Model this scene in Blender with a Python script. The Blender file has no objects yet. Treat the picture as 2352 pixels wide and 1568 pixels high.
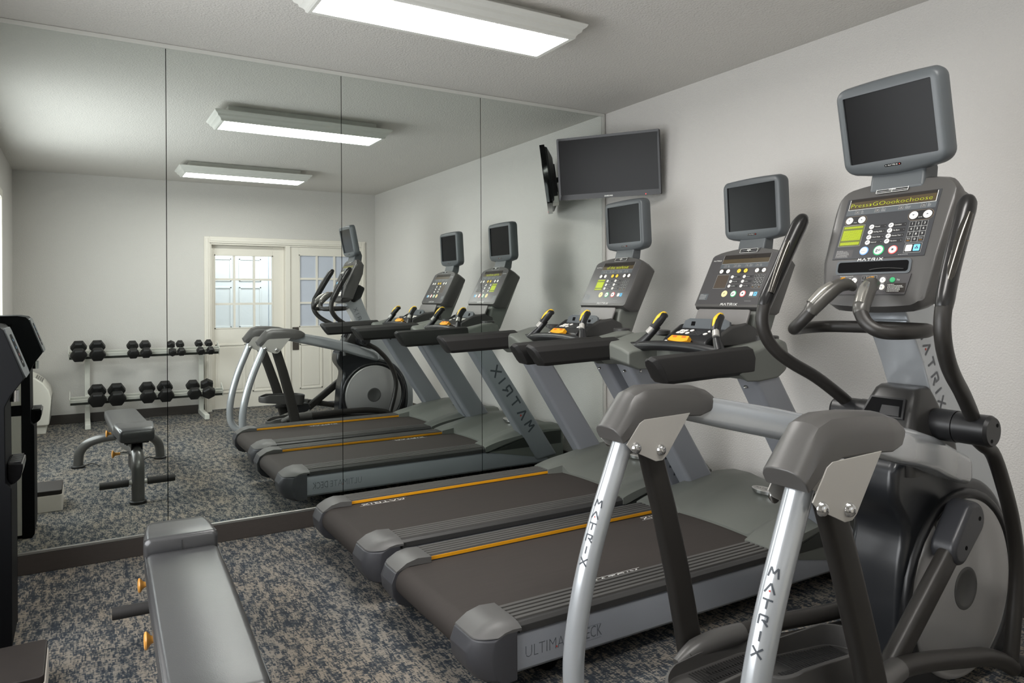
import bpy, bmesh, math, random
from mathutils import Vector, Matrix
random.seed(7)
SC = bpy.context.scene
COL = SC.collection
PI = math.pi
H, W, D = 2.74, 4.03, 4.982

# ------------------------------------------------------------------ materials
def lin(c):
    return c / 12.92 if c <= 0.04045 else ((c + 0.055) / 1.055) ** 2.4

def hx(s):
    s = s.lstrip('#')
    return tuple(lin(int(s[i:i + 2], 16) / 255) for i in (0, 2, 4)) + (1.0,)

def nd(nt, typ, **kw):
    n = nt.nodes.new(typ)
    for k, v in kw.items():
        if k.startswith('i_'):
            key = k[2:].replace('_', ' ')
            n.inputs[key].default_value = v
        else:
            setattr(n, k, v)
    return n

TONE = dict(silver_blue_paint=1.05, bright_silver_paint=.86, plate_silver=.84, grey_green_plastic=.84, dark_skirt_plastic=.55, mid_grey_plastic=.75,
            monitor_grey_plastic=.62, roller_cap_grey=.29, roller_cap_lid=.35, dark_grey_plastic=.6, cover_grey_plastic=.66, black_plastic=.55,
            black_rubber=.38, brown_black_tube=.55, belt_rubber=.46, foot_rail_grey=.7, console_overlay=.75, console_overlay_dark=.7, console_band=.8,
            gunmetal_paint=.85, hex_rubber=.35, dispenser_black=.4, lid_black_brown=.7, bracket_grey=.75, grip_black=.6, grip_grey=.8, dark_baseboard=.8,
            satin_black_shroud=.6, satin_dark_tower=.7, crank_cover_plastic=.7, grey_vinyl=.25, disc_silver=1.0, hub_cover_grey=.7, gloss_black_bezel=.7)
def pmat(name, col, rough=0.5, metal=0.0, var=0.06, vscale=18, bump=0.0, bscale=400, bdist=0.001,
         spec=0.5, coat=0.0, stretch=None, emis=None, estr=0.0, rvar=0.0):
    m = bpy.data.materials.new(name)
    m.use_nodes = True
    nt = m.node_tree
    b = nt.nodes['Principled BSDF']
    b.inputs['Roughness'].default_value = rough
    b.inputs['Metallic'].default_value = metal
    b.inputs['Specular IOR Level'].default_value = spec
    b.inputs['Coat Weight'].default_value = coat
    b.inputs['Coat Roughness'].default_value = 0.12
    c = hx(col) if isinstance(col, str) else col
    if name in TONE: c = tuple(x * TONE[name] for x in c[:3]) + (1,)
    tc = nd(nt, 'ShaderNodeTexCoord')
    src = tc.outputs['Object']
    if stretch:
        mp = nd(nt, 'ShaderNodeMapping')
        mp.inputs['Scale'].default_value = stretch
        nt.links.new(src, mp.inputs['Vector'])
        src = mp.outputs['Vector']
    n = nd(nt, 'ShaderNodeTexNoise', i_Scale=vscale, i_Detail=3.0)
    nt.links.new(src, n.inputs['Vector'])
    mx = nd(nt, 'ShaderNodeMix', data_type='RGBA')
    mx.inputs[6].default_value = tuple(x * (1 - var) for x in c[:3]) + (1,)
    mx.inputs[7].default_value = tuple(min(1, x * (1 + var)) for x in c[:3]) + (1,)
    nt.links.new(n.outputs['Fac'], mx.inputs[0])
    nt.links.new(mx.outputs[2], b.inputs['Base Color'])
    if rvar:
        mr = nd(nt, 'ShaderNodeMapRange')
        mr.inputs[3].default_value = max(0.02, rough - rvar)
        mr.inputs[4].default_value = rough + rvar
        nt.links.new(n.outputs['Fac'], mr.inputs[0])
        nt.links.new(mr.outputs[0], b.inputs['Roughness'])
    if bump:
        n2 = nd(nt, 'ShaderNodeTexNoise', i_Scale=bscale, i_Detail=2.0)
        nt.links.new(src, n2.inputs['Vector'])
        bp = nd(nt, 'ShaderNodeBump')
        bp.inputs['Strength'].default_value = bump
        bp.inputs['Distance'].default_value = bdist
        nt.links.new(n2.outputs['Fac'], bp.inputs['Height'])
        nt.links.new(bp.outputs['Normal'], b.inputs['Normal'])
    if emis:
        b.inputs['Emission Color'].default_value = hx(emis)
        b.inputs['Emission Strength'].default_value = estr
    return m

M = {}
M['wall'] = pmat('wall_paint', '#d2cfcb', 0.85, var=0.012, vscale=2, bump=0.7, bscale=120, bdist=0.005, spec=0.25)
M['ceiling'] = pmat('ceiling_paint', '#d2cfca', 0.9, var=0.012, vscale=2, bump=0.65, bscale=95, bdist=0.007, spec=0.2)
M['base'] = pmat('dark_baseboard', '#443e3a', 0.5, var=0.15, vscale=30, stretch=(1, 1, 6))
M['white'] = pmat('white_door_paint', '#e9e4da', 0.4, var=0.01)
M['alu'] = pmat('brushed_channel', '#b9b9b5', 0.3, 0.9, var=0.08, vscale=60, stretch=(0.2, 1, 8))
M['light_frame'] = pmat('light_frame_white', '#cfcfc9', 0.45, var=0.02)
M['silver'] = pmat('silver_blue_paint', '#8c8f95', 0.40, 0.15, var=0.04, vscale=300, coat=0.15)
M['silver2'] = pmat('bright_silver_paint', '#c3c7cb', 0.22, 0.45, var=0.03, vscale=400, coat=0.5)
M['plate'] = pmat('plate_silver', '#bdbab4', 0.35, 0.2, var=0.03, vscale=300, coat=0.2)
M['hood'] = pmat('grey_green_plastic', '#72756f', 0.48, var=0.03, vscale=500, bump=0.05, bscale=900, bdist=0.0006)
M['skirt'] = pmat('dark_skirt_plastic', '#3d413b', 0.5, var=0.05)
M['grey'] = pmat('mid_grey_plastic', '#6d7175', 0.4, var=0.04, vscale=500, bump=0.04, bscale=1200, bdist=0.0005)
M['tvgrey'] = pmat('monitor_grey_plastic', '#656a6d', 0.4, var=0.03, vscale=500, bump=0.03, bscale=1500, bdist=0.0004)
M['cap'] = pmat('roller_cap_grey', '#74747a', 0.42, 0.1, var=0.04, vscale=500)
M['caplid'] = pmat('roller_cap_lid', '#8b8987', 0.45, var=0.03, vscale=500)
M['dark'] = pmat('dark_grey_plastic', '#4b4a49', 0.42, var=0.05, vscale=500, bump=0.04, bscale=1300, bdist=0.0005)
M['coverpl'] = pmat('cover_grey_plastic', '#5f5d5b', 0.36, 0.05, var=0.04, vscale=600, bump=0.03, bscale=1300, bdist=0.0004)
M['black'] = pmat('black_plastic', '#2a2a2c', 0.36, var=0.08, vscale=300)
M['blackrub'] = pmat('black_rubber', '#2f2d2c', 0.55, var=0.08, vscale=250, bump=0.08, bscale=900, bdist=0.0006)
M['tubeblk'] = pmat('brown_black_tube', '#3b3835', 0.42, 0.15, var=0.06, vscale=400)
M['deep'] = pmat('deep_black', '#070708', 0.7, var=0.1, spec=0.1)
M['belt'] = pmat('belt_rubber', '#514a46', 0.72, var=0.16, vscale=26, stretch=(0.25, 6, 1), bump=0.2, bscale=1200, bdist=0.0006, spec=0.3)
M['foot'] = pmat('foot_rail_grey', '#5f5d5a', 0.5, var=0.06, vscale=60, stretch=(0.3, 5, 1))
M['yellow'] = pmat('amber_strip', '#e09a12', 0.45, var=0.06, vscale=8)
M['yellow2'] = pmat('yellow_plastic', '#eec22e', 0.4, var=0.05)
M['safety'] = pmat('safety_key_yellow', '#f3a71c', 0.38, var=0.05)
M['red'] = pmat('red_ink', '#c0392b', 0.5)
M['chrome'] = pmat('chrome', '#d9d9d9', 0.1, 1.0, var=0.02)
M['steel'] = pmat('brushed_steel', '#bdb8b0', 0.4, 0.25, var=0.1, vscale=40, stretch=(8, 8, 0.2))
M['inkdark'] = pmat('dark_ink', '#3f444a', 0.5)
M['inkmid'] = pmat('mid_ink', '#565a60', 0.5)
M['inkwhite'] = pmat('white_ink', '#dcdcd8', 0.5)
M['inkgrey'] = pmat('grey_ink', '#9a9a98', 0.5)
M['panel'] = pmat('console_overlay', '#514f50', 0.3, var=0.03, vscale=300)
M['panel2'] = pmat('console_overlay_dark', '#47484b', 0.28, var=0.03, vscale=300)
M['panelband'] = pmat('console_band', '#5d6266', 0.35, var=0.03)
M['glassblk'] = pmat('display_window', '#2b2724', 0.2, var=0.05)
M['amberlcd'] = pmat('amber_display_off', '#4a3f2c', 0.3, var=0.08)
M['lcdoff'] = pmat('matrix_display_off', '#4a4037', 0.3, var=0.08)
M['lcdon'] = pmat('matrix_display_lit', '#98a800', 0.4, emis='#aabc10', estr=0.22)
M['lcdband'] = pmat('matrix_display_band', '#5d6320', 0.4, var=0.1)
M['textlit'] = pmat('lit_yellow_green', '#a8b41a', 0.4, emis='#b8c41e', estr=0.35)
M['btnwhite'] = pmat('white_button', '#e8e5df', 0.4, emis='#fff6e8', estr=0.12)
M['btnyel'] = pmat('yellow_button', '#e6c23c', 0.4, emis='#ffd84a', estr=0.1)
M['btnring'] = pmat('button_ring', '#8a7a66', 0.4, 0.3)
M['btnblk'] = pmat('key_black', '#1d1d1f', 0.4)
M['btngreen'] = pmat('green_ring', '#2f9b63', 0.4, emis='#38b070', estr=0.2)
M['btnred'] = pmat('red_ring', '#c8504e', 0.4, emis='#d85a58', estr=0.2)
M['btncream'] = pmat('cream_button', '#ecd9a0', 0.4, emis='#f0dca8', estr=0.1)
M['btnblue'] = pmat('blue_key', '#68b4e0', 0.4, emis='#70bcec', estr=0.2)
M['btnbluering'] = pmat('blue_ring', '#6b98d8', 0.4, emis='#78a8e8', estr=0.2)
M['orange'] = pmat('orange_knob', '#d99a48', 0.35, var=0.1, coat=0.3)
M['gunmetal'] = pmat('gunmetal_paint', '#6c6b69', 0.3, 0.45, var=0.05, vscale=500, coat=0.2)
M['hexrub'] = pmat('hex_rubber', '#262525', 0.5, var=0.1, vscale=60, bump=0.05, bscale=500)
M['rackwhite'] = pmat('rack_white_paint', '#d8d8d0', 0.35, var=0.03)
M['ptac'] = pmat('ptac_white', '#e6e3da', 0.45, var=0.02)
M['dispblk'] = pmat('dispenser_black', '#16171a', 0.5, var=0.08, spec=0.1)
M['boxlid'] = pmat('lid_black_brown', '#332d2b', 0.5, var=0.12, vscale=30, spec=0.25)
M['boxwhite'] = pmat('box_white', '#d9d1c8', 0.5, var=0.04)
M['gloss'] = pmat('gloss_black_bezel', '#0e0e10', 0.10, var=0.02, spec=0.22)
M['leverdk'] = pmat('dark_bronze', '#5b5550', 0.4, 0.5)
M['hall'] = pmat('hall_paint', '#d5dae2', 0.8, var=0.01)
M['film'] = pmat('blue_frosted_film', '#c9cfdc', 0.5, var=0.04, vscale=5, bump=0.1, bscale=90)

def screen_mat():
    # plain dark glossy glass
    m = pmat('screen_glass', '#101011', 0.25, var=0.05, spec=0.14)
    return m
M['screen'] = screen_mat()

def leather():
    m = pmat('grey_vinyl', '#6e6e70', 0.28, var=0.05, vscale=120, spec=0.75)
    nt = m.node_tree
    b = nt.nodes['Principled BSDF']
    tc = nd(nt, 'ShaderNodeTexCoord')
    v = nd(nt, 'ShaderNodeTexVoronoi', i_Scale=420)
    n = nd(nt, 'ShaderNodeTexNoise', i_Scale=9, i_Detail=4.0)
    nt.links.new(tc.outputs['Object'], v.inputs['Vector'])
    nt.links.new(tc.outputs['Object'], n.inputs['Vector'])
    ad = nd(nt, 'ShaderNodeMath', operation='MULTIPLY_ADD')
    nt.links.new(n.outputs['Fac'], ad.inputs[0])
    ad.inputs[1].default_value = 4.0
    nt.links.new(v.outputs['Distance'], ad.inputs[2])
    bp = nd(nt, 'ShaderNodeBump')
    bp.inputs['Strength'].default_value = 0.08
    bp.inputs['Distance'].default_value = 0.0014
    nt.links.new(ad.outputs[0], bp.inputs['Height'])
    nt.links.new(bp.outputs['Normal'], b.inputs['Normal'])
    return m
M['vinyl'] = leather()

def carpet():
    m = bpy.data.materials.new('streaked_carpet')
    m.use_nodes = True
    nt = m.node_tree
    b = nt.nodes['Principled BSDF']
    b.inputs['Roughness'].default_value = 0.95
    b.inputs['Specular IOR Level'].default_value = 0.1
    tc = nd(nt, 'ShaderNodeTexCoord')
    def noise(scale, det=2.0, rough=0.5):
        mp = nd(nt, 'ShaderNodeMapping')
        mp.inputs['Scale'].default_value = scale
        n = nd(nt, 'ShaderNodeTexNoise', i_Scale=1.0, i_Detail=det, i_Roughness=rough)
        nt.links.new(tc.outputs['Object'], mp.inputs['Vector'])
        nt.links.new(mp.outputs['Vector'], n.inputs['Vector'])
        return n.outputs['Fac']
    def math_(op, a, c, clamp=False):
        n = nd(nt, 'ShaderNodeMath', operation=op, use_clamp=clamp)
        for i, v in enumerate((a, c)):
            if isinstance(v, (int, float)):
                n.inputs[i].default_value = v
            else:
                nt.links.new(v, n.inputs[i])
        return n.outputs[0]
    def cells(scale, warp):
        mp = nd(nt, 'ShaderNodeMapping')
        mp.inputs['Scale'].default_value = scale
        nt.links.new(tc.outputs['Object'], mp.inputs['Vector'])
        n = nd(nt, 'ShaderNodeTexNoise', i_Scale=0.35, i_Detail=1.0)
        nt.links.new(mp.outputs['Vector'], n.inputs['Vector'])
        ad = nd(nt, 'ShaderNodeVectorMath', operation='MULTIPLY_ADD')
        nt.links.new(n.outputs['Color'], ad.inputs[0])
        ad.inputs[1].default_value = (warp, warp, 0)
        nt.links.new(mp.outputs['Vector'], ad.inputs[2])
        fl = nd(nt, 'ShaderNodeVectorMath', operation='FLOOR')
        nt.links.new(ad.outputs[0], fl.inputs[0])
        w_ = nd(nt, 'ShaderNodeTexWhiteNoise', noise_dimensions='2D')
        nt.links.new(fl.outputs[0], w_.inputs['Vector'])
        return w_.outputs['Value']
    a = cells((205, 46, 1), 1.8)
    c = cells((72, 230, 1), 1.8)
    e = noise((34, 10, 1), 2.0)
    g = noise((2.2, 1.6, 1), 2.0)
    s = math_('ADD', math_('MULTIPLY', a, 0.30), math_('MULTIPLY', c, 0.30))
    s = math_('ADD', s, math_('MULTIPLY', e, 0.85))
    s = math_('ADD', s, math_('MULTIPLY', g, 0.25))
    r = nd(nt, 'ShaderNodeValToRGB')
    el = r.color_ramp.elements
    el[0].position = 0.64; el[0].color = hx('#393d43')
    el[1].position = 1.02; el[1].color = hx('#8f877d')
    k = el.new(0.785); k.color = hx('#454a50')
    k = el.new(0.85); k.color = hx('#5d5d5b')
    k = el.new(0.91); k.color = hx('#807970')
    nt.links.new(s, r.inputs[0])
    # blue areas vs neutral areas
    hue = noise((4, 2.0, 1), 3.0)
    mx = nd(nt, 'ShaderNodeMix', data_type='RGBA', blend_type='MULTIPLY')
    r2 = nd(nt, 'ShaderNodeValToRGB')
    r2.color_ramp.elements[0].position = 0.35; r2.color_ramp.elements[0].color = (1.02, 1.0, 0.97, 1)
    r2.color_ramp.elements[1].position = 0.68; r2.color_ramp.elements[1].color = (0.92, 0.97, 1.02, 1)
    nt.links.new(hue, r2.inputs[0])
    mx.inputs[0].default_value = 1.0
    nt.links.new(r.outputs[0], mx.inputs[6])
    nt.links.new(r2.outputs[0], mx.inputs[7])
    nt.links.new(mx.outputs[2], b.inputs['Base Color'])
    f = noise((600, 600, 1), 2.0)
    bp = nd(nt, 'ShaderNodeBump')
    bp.inputs['Strength'].default_value = 0.5
    bp.inputs['Distance'].default_value = 0.003
    nt.links.new(math_('ADD', f, math_('MULTIPLY', s, 1.5)), bp.inputs['Height'])
    nt.links.new(bp.outputs['Normal'], b.inputs['Normal'])
    return m
M['carpet'] = carpet()

def mirror_mat():
    m = bpy.data.materials.new('silvered_mirror')
    m.use_nodes = True
    nt = m.node_tree
    b = nt.nodes['Principled BSDF']
    b.inputs['Metallic'].default_value = 1.0
    b.inputs['Roughness'].default_value = 0.0
    n = nd(nt, 'ShaderNodeTexNoise', i_Scale=0.7)
    mx = nd(nt, 'ShaderNodeMix', data_type='RGBA')
    mx.inputs[6].default_value = (0.845, 0.895, 0.865, 1)
    mx.inputs[7].default_value = (0.86, 0.905, 0.88, 1)
    nt.links.new(n.outputs['Fac'], mx.inputs[0])
    nt.links.new(mx.outputs[2], b.inputs['Base Color'])
    return m
M['mirror'] = mirror_mat()

def glass_mat():
    m = bpy.data.materials.new('door_glass')
    m.use_nodes = True
    nt = m.node_tree
    out = nt.nodes['Material Output']
    t = nd(nt, 'ShaderNodeBsdfTransparent')
    t.inputs[0].default_value = (0.9, 0.94, 0.98, 1)
    g = nd(nt, 'ShaderNodeBsdfGlossy')
    g.inputs['Roughness'].default_value = 0.03
    fr = nd(nt, 'ShaderNodeFresnel', i_IOR=1.4)
    mx = nd(nt, 'ShaderNodeMixShader')
    nt.links.new(fr.outputs[0], mx.inputs[0])
    nt.links.new(t.outputs[0], mx.inputs[1])
    nt.links.new(g.outputs[0], mx.inputs[2])
    nt.links.new(mx.outputs[0], out.inputs[0])
    return m
M['glass'] = glass_mat()

def lens_mat():
    m = bpy.data.materials.new('light_lens')
    m.use_nodes = True
    nt = m.node_tree
    b = nt.nodes['Principled BSDF']
    b.inputs['Base Color'].default_value = (0.9, 0.9, 0.88, 1)
    n = nd(nt, 'ShaderNodeTexNoise', i_Scale=3.0)
    mx = nd(nt, 'ShaderNodeMix', data_type='RGBA')
    mx.inputs[6].default_value = (1, 0.975, 0.94, 1)
    mx.inputs[7].default_value = (1, 0.98, 0.945, 1)
    nt.links.new(n.outputs['Fac'], mx.inputs[0])
    nt.links.new(mx.outputs[2], b.inputs['Emission Color'])
    b.inputs['Emission Strength'].default_value = LENS
    return m
LENS = 16.0
M['lens'] = lens_mat()

# ------------------------------------------------------------------ mesh building
MXZ = Matrix(((1, 0, 0, 0), (0, 0, -1, 0), (0, 1, 0, 0), (0, 0, 0, 1)))       # local x,y,z -> x, z, -y
MYZ = Matrix(((0, 0, 1, 0), (1, 0, 0, 0), (0, 1, 0, 0), (0, 0, 0, 1)))        # local x,y,z -> y, z, x
I4 = Matrix.Identity(4)

def T(x=0, y=0, z=0):
    return Matrix.Translation((x, y, z))

def frame(o, xa, ya):
    xa = Vector(xa).normalized(); ya = Vector(ya).normalized(); za = xa.cross(ya).normalized(); ya = za.cross(xa)
    m = Matrix((xa, ya, za)).transposed().to_4x4()
    m.translation = Vector(o)
    return m

def rrect(w, h, r, n=5, cx=0, cy=0):
    pts = []
    for (sx, sy, a0) in ((1, 1, 0), (-1, 1, 90), (-1, -1, 180), (1, -1, 270)):
        for i in range(n + 1):
            a = math.radians(a0 + 90 * i / n)
            pts.append((cx + sx * (w / 2 - r) + r * math.cos(a), cy + sy * (h / 2 - r) + r * math.sin(a)))
    return pts

def circ(r, n=24, cx=0, cy=0, rx=None):
    rx = rx or r
    return [(cx + rx * math.cos(2 * PI * i / n), cy + r * math.sin(2 * PI * i / n)) for i in range(n)]

def smooth_path(pts, n=6):
    P = [Vector(p) for p in pts]
    out = []
    for i in range(len(P) - 1):
        p0 = P[max(i - 1, 0)]; p1 = P[i]; p2 = P[i + 1]; p3 = P[min(i + 2, len(P) - 1)]
        for k in range(n):
            t = k / n
            out.append(0.5 * ((2 * p1) + (-p0 + p2) * t + (2 * p0 - 5 * p1 + 4 * p2 - p3) * t * t + (-p0 + 3 * p1 - 3 * p2 + p3) * t ** 3))
    out.append(P[-1])
    return out

class MB:
    def __init__(s):
        s.bm = bmesh.new()
        s.mi = 0
    def face(s, vs):
        try:
            f = s.bm.faces.new(vs)
            f.material_index = s.mi
            return f
        except ValueError:
            return None
    def prism(s, poly, z0, z1, m=I4, mat=None):
        if mat is not None: s.mi = mat
        a = [s.bm.verts.new(m @ Vector((x, y, z0))) for x, y in poly]
        b = [s.bm.verts.new(m @ Vector((x, y, z1))) for x, y in poly]
        n = len(poly)
        s.face(a[::-1]); s.face(b)
        for i in range(n):
            s.face([a[i], a[(i + 1) % n], b[(i + 1) % n], b[i]])
        return s
    def xz(s, poly, y0, y1, mat=None):
        return s.prism(poly, -y1, -y0, MXZ, mat)
    def yz(s, poly, x0, x1, mat=None):
        return s.prism(poly, x0, x1, MYZ, mat)
    def xy(s, poly, z0, z1, mat=None):
        return s.prism(poly, z0, z1, I4, mat)
    def box(s, x0, x1, y0, y1, z0, z1, m=I4, mat=None):
        return s.prism([(x0, y0), (x1, y0), (x1, y1), (x0, y1)], z0, z1, m, mat)
    def loft(s, rings, caps=True, closed=True, mat=None):
        if mat is not None: s.mi = mat
        R = [[s.bm.verts.new(p) for p in r] for r in rings]
        n = len(R[0])
        for i in range(len(R) - 1):
            for j in range(n if closed else n - 1):
                s.face([R[i][j], R[i][(j + 1) % n], R[i + 1][(j + 1) % n], R[i + 1][j]])
        if caps:
            s.face(R[0][::-1]); s.face(R[-1])
        return s
    def tube(s, pts, r, seg=14, smooth=0, mat=None, flat=None):
        P = smooth_path(pts, smooth) if smooth else [Vector(p) for p in pts]
        n = len(P)
        rs = r if isinstance(r, (list, tuple)) else None
        rings = []
        t0 = (P[1] - P[0]).normalized()
        up = Vector((0, 0, 1)) if abs(t0.z) < 0.9 else Vector((0, 1, 0))
        u = t0.cross(up).normalized()
        for i in range(n):
            t = (P[min(i + 1, n - 1)] - P[max(i - 1, 0)]).normalized()
            u = (u - t * u.dot(t)).normalized()
            v = t.cross(u)
            if rs:
                f = i / (n - 1) * (len(rs) - 1)
                k = min(int(f), len(rs) - 2)
                rr = rs[k] + (rs[k + 1] - rs[k]) * (f - k)
            else:
                rr = r
            rv = rr * (flat or 1.0)
            rings.append([P[i] + u * rr * math.cos(2 * PI * j / seg) + v * rv * math.sin(2 * PI * j / seg) for j in range(seg)])
        return s.loft(rings, True, True, mat)
    def cyl(s, p0, p1, r0, r1=None, seg=24, mat=None):
        r1 = r0 if r1 is None else r1
        return s.tube([p0, p1], [r0, r1], seg, mat=mat)
    def lathe(s, prof, m=I4, seg=24, mat=None):
        # prof: (radius, height) along local z
        rings = [[m @ Vector((max(r, 1e-5) * math.cos(2 * PI * j / seg), max(r, 1e-5) * math.sin(2 * PI * j / seg), h)) for j in range(seg)] for r, h in prof]
        return s.loft(rings, True, True, mat)
    def text(s, body, size, m=I4, align='CENTER', mat=None, sx=1.0, thick=0.0, fit=None):
        if mat is not None: s.mi = mat
        cu = bpy.data.curves.new('t', 'FONT')
        cu.body = body; cu.size = size; cu.align_x = align; cu.align_y = 'CENTER'
        cu.resolution_u = 2
        cu.offset = thick
        ob = bpy.data.objects.new('t', cu)
        COL.objects.link(ob)
        dg = bpy.context.evaluated_depsgraph_get()
        me = bpy.data.meshes.new_from_object(ob.evaluated_get(dg))
        if fit:
            xs = [v.co.x for v in me.vertices]; sx = fit / (max(xs) - min(xs))
        mm = m @ Matrix.Diagonal((sx, 1, 1, 1))
        vs = [s.bm.verts.new(mm @ v.co) for v in me.vertices]
        for p in me.polygons:
            s.face([vs[i] for i in p.vertices])
        bpy.data.objects.remove(ob); bpy.data.curves.remove(cu); bpy.data.meshes.remove(me)
        return s
    def flat(s, poly, z, m=I4, mat=None):
        if mat is not None: s.mi = mat
        return s.face([s.bm.verts.new(m @ Vector((x, y, z))) for x, y in poly])
    def stroke(s, a, b, w, z, fn, mat=None, sub=1):
        # flat line quad from a to b (2D), mapped by fn(x, y, z)
        if mat is not None: s.mi = mat
        a = Vector(a); b = Vector(b)
        d = (b - a).normalized(); nrm = Vector((-d.y, d.x)) * w / 2
        prev = None
        for i in range(sub + 1):
            p = a + (b - a) * i / sub
            c = (s.bm.verts.new(fn(p.x + nrm.x, p.y + nrm.y, z)), s.bm.verts.new(fn(p.x - nrm.x, p.y - nrm.y, z)))
            if prev:
                s.face([prev[0], prev[1], c[1], c[0]])
            prev = c
        return s
    def build(s, name, mats, parent=None, origin=(0, 0, 0), bevel=0.0, seg=2, smooth=True, angle=35, sub=0, weld=False):
        bm = s.bm
        if weld:
            bmesh.ops.remove_doubles(bm, verts=bm.verts, dist=1e-5)
        bmesh.ops.translate(bm, verts=bm.verts, vec=-Vector(origin))
        bmesh.ops.recalc_face_normals(bm, faces=[f for f in bm.faces])
        me = bpy.data.meshes.new(name)
        bm.to_mesh(me); bm.free()
        for m in (mats if isinstance(mats, (list, tuple)) else [mats]):
            me.materials.append(M[m] if isinstance(m, str) else m)
        if smooth:
            me.shade_smooth()
            me.set_sharp_from_angle(angle=math.radians(angle))
        o = bpy.data.objects.new(name, me)
        COL.objects.link(o)
        if parent: o.parent = parent
        if bevel:
            bv = o.modifiers.new('bevel', 'BEVEL')
            bv.width = bevel; bv.segments = seg; bv.limit_method = 'ANGLE'; bv.angle_limit = math.radians(30)
            bv.harden_normals = True
        if sub:
            sd = o.modifiers.new('sub', 'SUBSURF'); sd.levels = sub; sd.render_levels = sub
        return o

def thing(name, label, cat, loc=(0, 0, 0), rz=0.0, group=None):
    o = bpy.data.objects.new(name, None)
    COL.objects.link(o)
    o.empty_display_size = 0.1
    o.location = loc; o.rotation_euler = (0, 0, rz)
    o['label'] = label; o['category'] = cat
    if group: o['group'] = group
    return o

def tag(o, label, cat, group=None):
    o['label'] = label; o['category'] = cat
    if group: o['group'] = group
    return o

def struct(o):
    o['kind'] = 'structure'
    return o

def dup(o, parent=None):
    c = o.copy()
    COL.objects.link(c)
    c.parent = parent
    for ch in list(o.children):
        dup(ch, c)
    return c

def mir(poly):
    return [(-x, y) for x, y in poly][::-1]

# brand lettering made of strokes
GLY = {
    'M': [((0.0, 0), (0.16, 1)), ((0.16, 1), (0.5, 0.38)), ((0.5, 0.38), (0.84, 1)), ((0.84, 1), (1.0, 0))],
    'A': [((0.0, 0), (0.5, 1)), ((0.5, 1), (1.0, 0))],
    'T': [((0.0, 0.94), (1.0, 0.94)), ((0.5, 0.94), (0.5, 0))],
    'R': [((0.05, 0), (0.05, 0.94)), ((0.05, 0.94), (0.85, 0.94)), ((0.85, 0.98), (0.85, 0.45)), ((0.85, 0.45), (0.35, 0.45)), ((0.5, 0.45), (0.98, 0))],
    'I': [((0.5, 0), (0.5, 1))],
    'X': [((0.0, 0), (1.0, 1)), ((0.0, 1), (1.0, 0))],
}
def logo(mb, fn, h, w, gap, sw, mat=0, dot=None, word='MATRIX', stacked=False, sub=1, iw=0.35):
    # lays the word along x (or downward when stacked), centred; fn maps (x, y, z)
    widths = [w * (iw if c == 'I' else 1) for c in word]
    if stacked:
        step = h + gap
        y = (len(word) * step - gap) / 2 - h
        for c in word:
            for k_, (a, b) in enumerate(GLY[c]):
                mb.stroke((-w / 2 + a[0] * w, y + a[1] * h), (-w / 2 + b[0] * w, y + b[1] * h), sw, 0.0001 * k_, fn, mat, sub)
            if c == 'A' and dot is not None:
                mb.stroke((-sw * 0.45, y + h * 0.22), (sw * 0.45, y + h * 0.22), sw * 0.9, 0, fn, dot, 1)
            y -= step
    else:
        tot = sum(widths) + gap * (len(word) - 1)
        x = -tot / 2
        for c, cw in zip(word, widths):
            for k_, (a, b) in enumerate(GLY[c]):
                mb.stroke((x + a[0] * cw, (a[1] - 0.5) * h), (x + b[0] * cw, (b[1] - 0.5) * h), sw, 0.0001 * k_, fn, mat, sub)
            if c == 'A' and dot is not None:
                mb.stroke((x + cw * 0.5 - sw * 0.5, -h * 0.25), (x + cw * 0.5 + sw * 0.5, -h * 0.25), sw, 0, fn, dot, 1)
            x += cw + gap

def mfn(m):
    return lambda x, y, z: m @ Vector((x, y, z))

# ================================================================== ROOM
def simple(name, boxes, mat, kind=True, bevel=0):
    b = MB()
    for bx in boxes: b.box(*bx)
    o = b.build(name, mat, bevel=bevel, smooth=False)
    if kind: struct(o)
    return o

simple('floor', [(-W - 0.1, 0.1, -D - 2.4, 0.1, -0.1, 0)], 'carpet')
simple('ceiling', [(-W - 0.1, 0.1, -D - 0.1, 0.1, H, H + 0.1)], 'ceiling')
simple('wall_right', [(0, 0.1, -D - 0.1, 0.1, 0, H)], 'wall')
simple('wall_front', [(-W, 0, 0.0, 0.1, 0, H)], 'wall')
simple('wall_left', [(-W - 0.1, -W, -D - 0.1, 0.1, 0, H)], 'wall')
DX0, DX1, DZ = -2.08, -0.20, 2.03
simple('wall_back', [(-W, DX0, -D - 0.1, -D, 0, H), (DX1, 0, -D - 0.1, -D, 0, H), (DX0, DX1, -D - 0.1, -D, DZ, H)], 'wall')
simple('baseboard_front', [(-W + 0.001, -0.001, -0.014, 0, 0, 0.098)], 'base', bevel=0.003)
simple('baseboard_right', [(-0.014, 0, -D + 0.001, -0.015, 0, 0.10)], 'base', bevel=0.003)
simple('baseboard_left', [(-W, -W + 0.014, -D + 0.015, -0.015, 0, 0.10)], 'base', bevel=0.003)
simple('baseboard_back', [(-W + 0.001, -2.15, -D, -D + 0.014, 0, 0.10), (-0.148, -0.001, -D, -D + 0.014, 0, 0.10)], 'base', bevel=0.003)
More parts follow.
